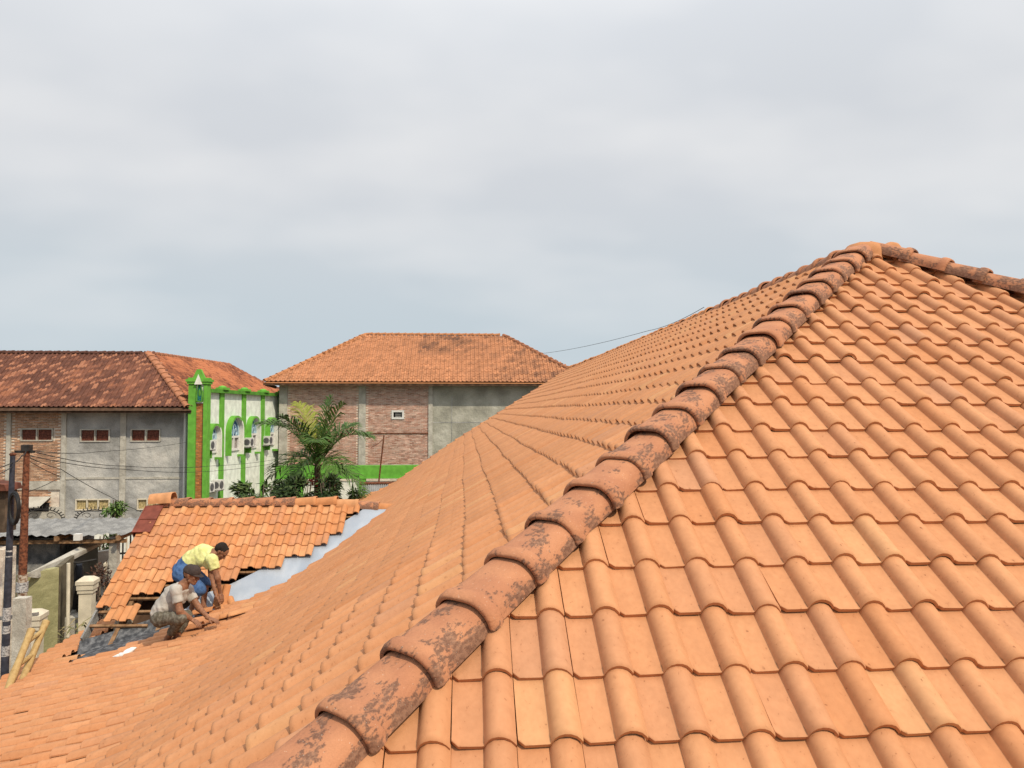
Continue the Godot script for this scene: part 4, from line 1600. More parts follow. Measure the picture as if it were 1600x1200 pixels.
func make_palm():
	var D := 27.0
	var crown := at(496, 748, D)
	var base := Vector3(crown.x, 0, crown.z)
	var o := thing("palm_tree", "short palm tree with arching split fronds and red fruit in front of the brick hall", "palm tree", base)
	var tb := MB.new()
	tb.tube([base, base.lerp(crown, 0.5), crown], [0.16, 0.13, 0.11], 10)
	tb.tube([crown, crown + Vector3(0, 0.35, 0), crown + Vector3(0.03, 0.8, 0)], [0.10, 0.12, 0.05], 10)
	part("trunk", tb, M.bark, o)
	var c0 := crown + Vector3(0.02, 0.42, 0)
	# fronds: pixel direction of the tip, rise, droop, depth
	var list := [
		[-92, 66, 0.95, 0.45, 0.1, 0], [-62, -66, 0.95, 0.8, 0.5, 0], [-36, 98, 0.55, 0.1, -0.5, 1], [18, 108, 0.4, 0.05, -0.2, 0], [38, 98, 0.45, 0.1, 0.25, 0],
		[84, 44, 0.95, 0.55, 0.1, 0], [78, -52, 0.9, 0.9, 0.3, 0], [-78, -20, 0.9, 0.7, -0.6, 0], [52, 64, 0.7, 0.3, -0.8, 0], [-20, 60, 0.7, 0.3, -1.1, 0],
		[-46, 78, 0.6, 0.25, 0.9, 0], [10, 40, 0.8, 0.6, 1.6, 0], [36, -10, 0.7, 0.9, 0.9, 0], [-28, -12, 0.7, 0.9, 0.9, 0]]
	var s := D / FPX
	for q in list:
		var tip := c0 + Vector3(q[0] * s, q[1] * s, q[4])
		var pts := []
		var rise: float = q[2]
		for k in 15:
			var f := k / 14.0
			var p := c0.lerp(tip, f)
			p.y += rise * 0.85 * sin(PI * f) * (0.9 - 0.35 * f) 
			pts.append(p)
		var fb := MB.new()
		fb.tube(pts, [0.030, 0.028, 0.026, 0.024, 0.022, 0.02, 0.018, 0.016, 0.014, 0.012, 0.010, 0.009, 0.008, 0.006, 0.004], 5)
		var col := Color(0.095, 0.185, 0.04) if q[5] == 0 else Color(0.26, 0.29, 0.05)
		col = col * rng.randf_range(0.8, 1.2)
		var fm := mat(Color(minf(col.r, 1), col.g, col.b), 0.5, 0.25, 1.5, 45)
		fm.backlight_enabled = true
		fm.backlight = Color(0.22, 0.26, 0.08)
		var n := 38
		for k in n:
			var f := 0.10 + 0.90 * (k + 0.5) / n
			var i := mini(int(f * 14), 13)
			var p: Vector3 = pts[i].lerp(pts[i + 1], f * 14 - i)
			var t: Vector3 = (pts[i + 1] - pts[i]).normalized()
			var sd := t.cross(Vector3.UP).normalized()
			var up := sd.cross(t)
			var l := 0.92 * sin(PI * clampf(0.16 + 0.80 * f, 0, 1)) + 0.12
			for e in [-1.0, 1.0]:
				var lift := rng.randf_range(-0.05, 0.50)
				var dir: Vector3 = (t * rng.randf_range(0.55, 0.85) + sd * e + up * lift).normalized()
				var wv := t.cross(dir).cross(dir).normalized() * 0.025
				var m: Vector3 = p + dir * l * 0.5 + Vector3(0, 0.02, 0)
				var z: Vector3 = p + dir * l + Vector3(0, -0.26 * l * rng.randf_range(0.4, 1.6), 0)
				var up2 := up * 0.012
				fb.smooth()
				fb.quad(p - wv * 0.5, m - wv, m + up2, p)
				fb.quad(p, m + up2, m + wv, p + wv * 0.5)
				fb.tri(m - wv, z, m + up2)
				fb.tri(m + up2, z, m + wv)
		part("frond", fb, fm, o)
	for k in 3:
		var rb := MB.new()
		var fc := at([488, 497, 506][k], [752, 757, 753][k], D - 0.35)
		for j in 26:
			var p := fc + Vector3(rng.randfn(0, 0.12), rng.randfn(0, 0.07) - 0.02 * j / 26.0, rng.randfn(0, 0.1))
			rb.ball(p, Vector3.ONE * 0.035, Basis.IDENTITY, 6)
		part("fruit_cluster", rb, mat(Color(0.38, 0.045, 0.025), 0.4, 0.2, 3.0, 111), o)
	var skirt := MB.new()
	for k in 40:
		var a := rng.randf() * TAU
		var p := crown + Vector3(cos(a) * 0.12, rng.randf_range(-0.25, 0.25), sin(a) * 0.12)
		skirt.tube([p, p + Vector3(cos(a) * 0.25, 0.05, sin(a) * 0.25), p + Vector3(cos(a) * 0.42, -0.35 - rng.randf() * 0.3, sin(a) * 0.42)], [0.012, 0.009, 0.003], 4)
	part("dry_fibre", skirt, mat(Color(0.20, 0.12, 0.07), 0.9, 0.3, 2.0, 112), o)

func make_plants():
	make_palm()
	var dark := [Color(0.035, 0.065, 0.022), Color(0.055, 0.10, 0.03), Color(0.03, 0.05, 0.02), Color(0.085, 0.13, 0.04)]
	bush("mango_bush", "dark green leafy bush left of the palm, in front of the green hall", "bush", at(405, 772, 25.5), Vector3(0.95, 0.50, 0.8), 1500, 0.24, [Color(0.07, 0.12, 0.035), Color(0.05, 0.09, 0.03), Color(0.11, 0.16, 0.05)], "dark bushes behind the wing")
	bush("mango_bush", "dense dark bush directly left of the palm trunk", "bush", at(464, 769, 25.2), Vector3(0.62, 0.52, 0.7), 1300, 0.22, dark, "dark bushes behind the wing")
	bush("mango_bush", "dense dark bush directly right of the palm trunk", "bush", at(514, 768, 25.0), Vector3(0.40, 0.50, 0.6), 1100, 0.22, dark, "dark bushes behind the wing")
	bush("mango_bush", "little green bush beside the corrugated roof", "bush", at(560, 776, 27.0), Vector3(0.40, 0.30, 0.4), 350, 0.2, [Color(0.08, 0.13, 0.03), Color(0.06, 0.10, 0.03)], "dark bushes behind the wing")
	bush("small_tree", "light green bushy treetop in front of the grey wall, left of the wing ridge", "tree", at(178, 793, 22.0), Vector3(0.30, 0.30, 0.3), 500, 0.13, [Color(0.13, 0.24, 0.05), Color(0.17, 0.29, 0.07), Color(0.10, 0.18, 0.04)])
	bush("garden_shrub", "green shrub in the shade under the grey slab roof", "bush", at(168, 848, 21.0), Vector3(0.28, 0.35, 0.3), 350, 0.13, [Color(0.08, 0.14, 0.03), Color(0.05, 0.09, 0.02)])
	bush("dry_shrub", "bare brown creeper tangled between the cream pillars", "shrub", at(158, 925, 17.2), Vector3(0.30, 0.75, 0.4), 700, 0.09, [Color(0.12, 0.06, 0.045), Color(0.16, 0.08, 0.055), Color(0.08, 0.05, 0.04)])
	# dry spiky plant at the foot of the olive wall
	var c := at(117, 985, 14.2)
	var o := thing("spiky_plant", "half dry spiky plant at the foot of the olive wall", "plant", c * Vector3(1, 0, 1))
	var st := MB.new()
	st.tube([c * Vector3(1, 0, 1), c + Vector3(-0.05, -0.3, 0)], [0.05, 0.04], 6)
	part("stem", st, M.bark, o)
	for k in 34:
		var lb := MB.new()
		var a := rng.randf() * TAU
		var l := rng.randf_range(0.25, 0.45)
		var p := c + Vector3(rng.randfn(0, 0.12), rng.randf_range(-0.35, 0.10), rng.randfn(0, 0.1))
		var e := Vector3(cos(a), rng.randf_range(0.1, 0.9), sin(a)).normalized()
		var sd := e.cross(Vector3.UP).normalized() * 0.02
		lb.smooth()
		var m := p + e * l * 0.5
		var t := p + e * l + Vector3(0, -0.12, 0)
		lb.quad(p - sd * 0.5, p + sd * 0.5, m + sd, m - sd)
		lb.tri(m - sd, m + sd, t)
		part("leaf", lb, mat([Color(0.30, 0.24, 0.12), Color(0.22, 0.20, 0.08), Color(0.16, 0.16, 0.06)][k % 3], 0.7, 0.2, 2.0, 113), o)
# ------------------------------------------------------------------ the yard on the left
func make_pillar(x: float, y: float, h: float, label: String, wpx: float):
	var d := FPX * -h / (y - 643.0)
	var p := at(x, y, d)
	var w := wpx / FPX * d * 0.78
	var o := thing("fence_pillar", label, "pillar", Vector3(p.x, 0, p.z), "cream fence pillars", 0.12)
	var mb := MB.new()
	mb.box(Vector3(0, p.y * 0.5 - 0.15, 0), Vector3(w * 0.78, p.y - 0.3, w * 0.78))
	place("shaft", mb.done(M.cream), Transform3D.IDENTITY, o, true)
	mb = MB.new()
	mb.box(Vector3(0, p.y - 0.28, 0), Vector3(w * 0.92, 0.06, w * 0.92))
	mb.box(Vector3(0, p.y - 0.19, 0), Vector3(w * 1.02, 0.10, w * 1.02))
	mb.box(Vector3(0, p.y - 0.10, 0), Vector3(w * 1.12, 0.07, w * 1.12))
	mb.smooth()
	var a := w * 0.56
	var b := w * 0.30
	mb.flat()
	var y0 := p.y - 0.065
	var y1 := p.y
	mb.quad(Vector3(-a, y0, a), Vector3(a, y0, a), Vector3(b, y1, b), Vector3(-b, y1, b))
	mb.quad(Vector3(a, y0, a), Vector3(a, y0, -a), Vector3(b, y1, -b), Vector3(b, y1, b))
	mb.quad(Vector3(-a, y0, -a), Vector3(-a, y0, a), Vector3(-b, y1, b), Vector3(-b, y1, -b))
	mb.quad(Vector3(a, y0, -a), Vector3(-a, y0, -a), Vector3(-b, y1, -b), Vector3(b, y1, -b))
	mb.quad(Vector3(-b, y1, b), Vector3(b, y1, b), Vector3(b, y1, -b), Vector3(-b, y1, -b))
	place("cap", mb.done(M.cream), Transform3D.IDENTITY, o, true)

func cable(pts: Array, r: float, label: String, sag := 0.0, group := "cables over the yard"):
	var mb := MB.new()
	var out := []
	for i in pts.size() - 1:
		for k in 12:
			var f := k / 12.0
			var p: Vector3 = pts[i].lerp(pts[i + 1], f)
			p.y -= sag * 4.0 * f * (1.0 - f)
			out.append(p)
	out.append(pts[-1])
	mb.tube(out, [r * 0.68], 5)
	tag(part("power_cable", mb, M.iron), label, "cable", group)

func make_yard():
	# pillars
	make_pillar(52, 953, -3.5, "nearest cream fence pillar, behind the bamboo ladder", 36)
	make_pillar(137, 901, -3.5, "middle cream fence pillar with moulded cap, tallest in view beside the eave", 29)
	make_pillar(176, 874, -3.5, "farthest cream fence pillar, half hidden by the wing's edge", 22)
	# shed
	var zn := -17.7
	var zf := -19.3
	var o := thing("garden_shed", "grey plastered shed with a flat slab roof and an olive lower wall", "shed", Vector3(-11, 0, -17.6))
	var rt := HC - 2.72
	var mb := MB.new()
	mb.box(Vector3(-11.1, (rt - 0.16) * 0.5, (zn + zf) * 0.5 - 0.1), Vector3(3.8, rt - 0.16, 1.6))
	var up := part("plaster_wall", mb, mottled([[0.3, lin(0.10, 0.11, 0.115)], [0.55, lin(0.19, 0.195, 0.20)], [0.75, lin(0.30, 0.295, 0.28)]], 0.95, 0.3, 121, 0.012, 0.2), o)
	mb = MB.new()
	var rows := []
	for k in 61:
		var f := k / 60.0
		var x := lerpf(-13.5, -7.55, f)
		var b := 0.018 * cos(k * PI)
		rows.append([Vector3(x, rt + 0.06 + b, zf - 0.1), Vector3(x, rt + b - 0.02 + 0.02 * sin(k * 0.7), zn + 0.55 - 0.2 * f)])
	mb.surf(rows)
	part("roof_sheet", mb, M.tin, o)
	mb = MB.new()
	for k in 5:
		var x := lerpf(-13.0, -7.7, k / 4.0)
		mb.bar(Vector3(x, rt - 0.02, zf - 0.1), Vector3(x, rt - 0.10, zn + 0.42), 0.07, 0.10)
	mb.bar(Vector3(-13.4, rt - 0.19, zn + 0.3), Vector3(-7.6, rt - 0.19, zn + 0.2), 0.08, 0.08)
	part("roof_beam", mb, M.wood, o)
	mb = MB.new()
	var pp := at(179.5, 830, 17.6)
	mb.box(Vector3(pp.x, (rt - 0.1) * 0.5, pp.z), Vector3(0.17, rt - 0.1, 0.17))
	part("post", mb, M.concrete, o)
	# lower annex wall running away along the yard, with a thin canopy over it
	var A := at(30, 897, 14.7)
	var A1 := at(88, 880, 15.4)
	var B := at(112, 866, 16.6)
	var C := at(160, 848, 18.6)
	mb = MB.new()
	var wl := func(a: Vector3, b: Vector3, m: Material, called: String, thick: float):
		var w := MB.new()
		var y: float = (a.y + b.y) * 0.5 - 0.05
		w.bar(Vector3(a.x, y * 0.5, a.z), Vector3(b.x, y * 0.5, b.z), thick, y)
		part(called, w, m, o)
	wl.call(A, A1, M.olive, "olive_wall", 0.15)
	wl.call(A1 + Vector3(0.01, 0, -0.05), B, mottled([[0.3, lin(0.10, 0.085, 0.06)], [0.7, lin(0.17, 0.145, 0.10)]], 0.8, 0.4, 122), "brown_door", 0.10)
	wl.call(B + Vector3(-0.1, 0, -0.1), C + Vector3(-0.15, 0, 0), M.black, "dark_opening", 0.10)
	mb = MB.new()
	var q0 := at(41, 897, 14.4)
	var q1 := at(60, 899, 14.9)
	var q2 := at(161, 847, 18.7)
	var q3 := at(146, 843, 18.6)
	mb.flat()
	var th := Vector3(0, -0.05, 0)
	mb.quad(q0, q1, q2, q3)
	mb.quad(q3 + th, q2 + th, q1 + th, q0 + th)
	mb.quad(q0 + th, q1 + th, q1, q0)
	mb.quad(q1 + th, q2 + th, q2, q1)
	mb.quad(q2 + th, q3 + th, q3, q2)
	mb.quad(q3 + th, q0 + th, q0, q3)
	part("canopy", mb, M.concrete, o)
	mb = MB.new()
	var p0 := at(109, 930, 15.2)
	mb.tube([Vector3(p0.x, 0, p0.z), at(107, 880, 15.2)], [0.035], 7)
	part("drain_pipe", mb, M.cream, o)
	mb = MB.new()
	var wv := at(122, 839, 17.0)
	mb.box(wv, Vector3(0.14, 0.14, 0.12))
	part("meter_box", mb, M.white_frame, o)
	mb = MB.new()
	var g0 := at(150, 862, 19.6)
	mb.box(Vector3(g0.x, g0.y * 0.5, g0.z), Vector3(0.75, g0.y, 0.15), Basis(Vector3.UP, 0.9))
	part("side_wall", mb, M.concrete, o)
	# scooter under the canopy
	var sc := at(122, 890, 17.0)
	var s := thing("scooter", "dark parked scooter almost lost in the shade beside the brown door", "scooter", Vector3(sc.x, 0, sc.z), "", 0.5)
	var gy := sc.y - 0.75
	mb = MB.new()
	for z in [-0.6, 0.6]:
		var rg := []
		for j in 19: rg.append(Vector3(0, gy + 0.27 + 0.23 * cos(TAU * j / 18.0), z + 0.23 * sin(TAU * j / 18.0)))
		var w := MB.new()
		w.tube(rg, [0.05], 7, false)
		place("wheel", w.done(M.black), Transform3D.IDENTITY, s, true)
	mb.tube([Vector3(0, gy + 0.35, -0.6), Vector3(0, gy + 0.5, -0.1), Vector3(0, gy + 0.42, 0.2), Vector3(0, gy + 0.95, 0.45)], [0.11, 0.14, 0.12, 0.06], 8)
	place("body", mb.done(mat(Color(0.03, 0.035, 0.05), 0.25, 0.1, 1.0, 131)), Transform3D.IDENTITY, s, true)
	mb = MB.new()
	mb.ball(Vector3(0, gy + 0.72, -0.30), Vector3(0.13, 0.07, 0.38))
	place("saddle", mb.done(M.black), Transform3D.IDENTITY, s, true)
	mb = MB.new()
	mb.tube([Vector3(-0.32, gy + 1.0, 0.38), Vector3(0, gy + 0.98, 0.47), Vector3(0.32, gy + 1.0, 0.38)], [0.02], 6)
	mb.box(Vector3(0, gy + 0.25, 0), Vector3(0.3, 0.5, 0.9))
	place("handlebar", mb.done(M.iron), Transform3D.IDENTITY, s, true)
	# a raised slab carries scooter and shed
	var pv := MB.new()
	pv.box(Vector3(sc.x - 0.2, gy * 0.5, sc.z), Vector3(1.3, gy, 2.4), Basis(Vector3.UP, 0.2))
	part("plinth", pv, M.concrete, o)
	# iron fence and gate behind
	var fg := thing("iron_fence", "beige wrought iron fence panel beside the post of the grey slab roof", "fence", at(205, 850, 20.5) * Vector3(1, 0, 1))
	var fx0 := at(186, 850, 20.5)
	var fx1 := at(232, 848, 21.5)
	for k in 9:
		var p: Vector3 = fx0.lerp(fx1, k / 8.0)
		mb = MB.new()
		mb.tube([Vector3(p.x, p.y - 1.2, p.z), Vector3(p.x, p.y + 0.42, p.z)], [0.022], 5)
		part("bar", mb, M.cream if k % 2 == 0 else M.iron, fg)
	for y in [-0.85, -0.25, 0.30]:
		mb = MB.new()
		mb.bar(fx0 + Vector3(0, y, 0), fx1 + Vector3(0, y, 0), 0.035, 0.05)
		part("rail", mb, M.iron, fg)
	mb = MB.new()
	mb.bar(Vector3(fx0.x, (fx0.y - 1.2) * 0.5, fx0.z), Vector3(fx1.x, (fx0.y - 1.2) * 0.5, fx1.z), 0.16, fx0.y - 1.2)
	part("base_wall", mb, M.cream, fg)
	# white arched gate wall in front of the two storey building
	var D := 28.0
	var gw := thing("arched_fence", "pale fence wall with two black scroll arches in front of the two storey building", "fence", at(150, 820, D) * Vector3(1, 0, 1))
	var yb: float = at(100, 812, D).y
	mb = MB.new()
	mb.box(Vector3(at(120, 815, D).x, yb * 0.5, -D), Vector3(at(250, 815, D).x - at(-30, 815, D).x, yb, 0.15))
	part("wall", mb, M.white, gw)
	for q in [[66, 52], [148, 48]]:
		var cx: float = at(q[0], 812, D).x
		var R: float = q[1] / FPX * D * 0.55
		mb = MB.new()
		var arc := []
		for j in 17: arc.append(Vector3(cx + R * cos(PI * j / 16.0), yb + R * 0.55 * sin(PI * j / 16.0), -D))
		mb.tube(arc, [0.017], 5)
		part("arch_bar", mb, M.iron, gw)
		for j in range(1, 16):
			var a := PI * j / 16.0
			mb = MB.new()
			mb.tube([Vector3(cx + R * cos(a), yb + R * 0.55 * sin(a), -D), Vector3(cx + R * 1.13 * cos(a), yb + R * 0.68 * sin(a), -D)], [0.018], 4)
			mb.ball(Vector3(cx + R * 1.15 * cos(a), yb + R * 0.70 * sin(a), -D), Vector3.ONE * 0.025, Basis.IDENTITY, 6)
			part("spike", mb, M.iron, gw)
		for sgn in [-1.0, 1.0]:
			mb = MB.new()
			var sp := []
			for j in 16:
				var a := 0.4 * j
				sp.append(Vector3(cx + sgn * (R * 0.42 + R * 0.28 * cos(a) * (1.0 - j / 22.0)), yb + R * 0.22 + R * 0.18 * sin(a) * (1.0 - j / 22.0), -D))
			mb.tube(sp, [0.011], 4)
			part("scroll", mb, M.iron, gw)
	# house at the far left edge
	var bh := thing("brick_house", "red brick house wall with a brown eave cut off by the left picture edge", "house", Vector3(-11.5, 0, -14))
	var fx := at(9, 880, 14.2)
	mb = MB.new()
	mb.box(Vector3(fx.x - 1.55, fx.y * 0.5 + 0.12, fx.z - 0.2), Vector3(3.0, fx.y + 0.24, 0.4))
	part("mortar_wall", mb, M.mortar, bh)
	var y0: float = at(4, 932, 14.2).y
	var y1: float = at(4, 830, 14.2).y
	var ey: float = at(10, 762, 14.2).y
	bricks("brick_wall", Vector3(fx.x - 2.5, y0, fx.z + 0.01), Vector3.RIGHT, 2.42, y1 - y0, Vector3(0, 0, 1), [], [Color(0.36, 0.12, 0.06), Color(0.42, 0.16, 0.08), Color(0.30, 0.10, 0.05)], bh)
	mb = MB.new()
	mb.box(Vector3(fx.x - 1.2, (y1 + ey) * 0.5 - 0.03, fx.z - 0.2), Vector3(2.3, ey - y1, 0.36))
	part("upper_wall", mb, mat(Color(0.14, 0.10, 0.07), 0.9, 0.3, 0.5, 133), bh)
	mb = MB.new()
	mb.prism([Vector3(fx.x - 3.0, ey - 0.05, fx.z + 0.1), Vector3(fx.x + 0.04, ey - 0.05, fx.z + 0.1), Vector3(fx.x + 0.0, ey + 0.06, fx.z + 0.1), Vector3(fx.x - 3.0, ey + 0.5, fx.z + 0.1)], Vector3(0, 0, -0.5))
	part("roof", mb, mat(Color(0.16, 0.06, 0.04), 0.9, 0.3, 0.6, 134), bh)
	# poles
	var a0 := at(20, 710, 11.6)
	var a1 := at(7, 1060, 11.6)
	var ag := a1 + (a1 - a0) * (a1.y / (a0.y - a1.y))
	var dp := thing("utility_pole", "dark painted utility pole with pasted labels and a coil of cable on it", "utility pole", ag, "poles at the left edge")
	mb = MB.new()
	mb.tube([ag, a0.lerp(ag, 0.35), a0], [0.060, 0.050, 0.034], 12)
	part("pole_tube", mb, mat(Color(0.05, 0.055, 0.075), 0.5, 0.25, 1.5, 141), dp)
	mb = MB.new()
	mb.ball(a0, Vector3(0.05, 0.03, 0.05), Basis.IDENTITY, 8)
	part("pole_cap", mb, M.rust, dp)
	for q in [[0.685, 0.745, 0], [0.765, 0.80, 0], [0.855, 0.90, 0], [0.43, 0.437, 0], [0.455, 0.46, 0]]:
		mb = MB.new()
		var f0 := a0.lerp(a1, q[0])
		var f1 := a0.lerp(a1, q[1])
		mb.tube([f0, f1], [0.055 if q[0] > 0.6 else 0.048], 12)
		part("paper_label", mb, mottled([[0.35, lin(0.16, 0.16, 0.17)], [0.5, lin(0.50, 0.50, 0.50)]], 0.8, 2.0, 143, 0.03), dp)
	var b0 := at(42, 700, 12.4)
	var b1 := at(32, 1000, 12.4)
	var bg := b1 + (b1 - b0) * (b1.y / (b0.y - b1.y))
	var rp := thing("utility_pole", "rusty red iron utility pole with peeling lower half next to the dark pole", "utility pole", bg, "poles at the left edge")
	mb = MB.new()
	mb.tube([b0.lerp(b1, 0.80), b0.lerp(b1, 0.5), b0], [0.062, 0.058, 0.042], 12)
	part("upper_tube", mb, M.rust, rp)
	mb = MB.new()
	mb.tube([bg, b0.lerp(b1, 0.66)], [0.080, 0.070], 12)
	part("lower_tube", mb, mottled([[0.3, lin(0.14, 0.07, 0.04)], [0.45, lin(0.30, 0.20, 0.13)], [0.55, lin(0.50, 0.45, 0.38)]], 0.9, 1.4, 144, 0.025), rp)
	mb = MB.new()
	mb.box(b0 + Vector3(0, 0.0, 0), Vector3(0.12, 0.10, 0.12))
	mb.bar(b0 + Vector3(-0.18, -0.06, 0), b0 + Vector3(0.12, -0.06, 0), 0.04, 0.04)
	part("pole_head", mb, M.iron, rp)
	for f in [0.70, 0.80]:
		mb = MB.new()
		mb.tube([b0.lerp(b1, f), b0.lerp(b1, f + 0.05)], [0.084], 12)
		part("paper_label", mb, mottled([[0.35, lin(0.16, 0.16, 0.17)], [0.5, lin(0.50, 0.50, 0.50)]], 0.8, 2.0, 143, 0.03), rp)
	mb = MB.new()
	mb.bar(b0.lerp(b1, 0.88) + Vector3(-0.3, 0, 0.08), b0.lerp(b1, 0.86) + Vector3(0.3, 0, 0.08), 0.04, 0.05)
	part("cross_clamp", mb, M.tin, rp)
	# concrete stump between the poles
	mb = MB.new()
	var cpz := at(22, 990, 12.0)
	mb.box(Vector3(cpz.x, (cpz.y + 0.5) * 0.5, cpz.z - 0.2), Vector3(0.20, cpz.y + 0.5, 0.16))
	tag(part("concrete_post", mb, M.concrete), "plain grey concrete post standing between the two utility poles", "post")
	# coil
	mb = MB.new()
	var cc := at(22, 794, 11.5)
	for k in 7:
		var rg := []
		var rr := 0.185 + 0.012 * (k % 3)
		for j in 25: rg.append(cc + Vector3((rr * 0.62) * cos(TAU * j / 24.0) + 0.008 * k - 0.02, rr * 1.12 * sin(TAU * j / 24.0), 0.10 * cos(TAU * j / 24.0) + 0.018 * (k - 3)))
		mb.tube(rg, [0.017], 6, false)
	tag(part("cable_coil", mb, M.black), "black coil of spare cable hanging on the dark utility pole", "cable coil")
	# cables
	var ph := b0 + Vector3(0, -0.03, 0)
	var pd := a0 + Vector3(0, -0.12, 0)
	cable([ph, at(150, 706, 22), at(291, 691, 32.6)], 0.010, "thin cable climbing from the rusty pole to the right end of the grey wall", 0.05)
	cable([ph, at(190, 728, 20), at(330, 728, 29), at(440, 716, 36)], 0.011, "upper of the two long cables crossing the grey wall towards the green hall", 0.06)
	cable([ph + Vector3(0, -0.08, 0), at(190, 733, 20), at(320, 737, 29), at(440, 722, 36)], 0.011, "lower of the two long cables crossing the grey wall towards the green hall", 0.05)
	cable([ph + Vector3(0, -0.1, 0), at(95, 733, 15), at(170, 775, 19), at(226, 802, 22)], 0.010, "cable slanting down from the rusty pole to the wing's ridge end", 0.02)
	cable([pd, at(34, 712, 11.9), ph], 0.014, "short slack cable linking the heads of both poles", 0.03)
	cable([pd, at(-40, 735, 8)], 0.010, "upper cable leaving the dark pole towards the left edge", 0.03)
	cable([pd + Vector3(0, -0.06, 0), at(-40, 752, 8)], 0.010, "lower cable leaving the dark pole towards the left edge", 0.03)
	cable([ph + Vector3(0, -0.15, 0), at(95, 745, 14), at(45, 768, 13)], 0.008, "thin loose wire sagging across the brick bay beside the rusty pole", 0.02)
	cable([at(700, 540, 50), at(850, 552, 44), at(1012, 517, 30), at(1100, 480, 22)], 0.014, "single black cable in the sky right of the brick hall's roof", 0.10, "")
	# bamboo ladder leaning on the eave
	var l := thing("bamboo_ladder", "short bamboo ladder of two poles leaning at the eave in the lower left", "ladder", at(50, 1060, 10.9) * Vector3(1, 0, 1))
	var rails := [[at(49, 984, 11.2), at(22, 1052, 10.7)], [at(72, 971, 11.6), at(44, 1040, 11.1)]]
	for q in rails:
		mb = MB.new()
		var dir: Vector3 = (q[1] - q[0])
		var low: Vector3 = q[0] + dir * ((q[0].y - 0.02) / -dir.y) * 0.9
		var pts := []
		var rad := []
		for k in 25:
			pts.append(q[0].lerp(low, k / 24.0)); rad.append(0.046 if k % 4 else 0.054)
		mb.tube(pts, rad, 9)
		part("rail", mb, M.bamboo, l)
	for f in [0.22, 0.75, 1.3, 1.9]:
		mb = MB.new()
		mb.tube([rails[0][0] + (rails[0][1] - rails[0][0]) * (f + 0.1), rails[1][0] + (rails[1][1] - rails[1][0]) * f], [0.032], 8)
		part("rung", mb, M.bamboo, l)

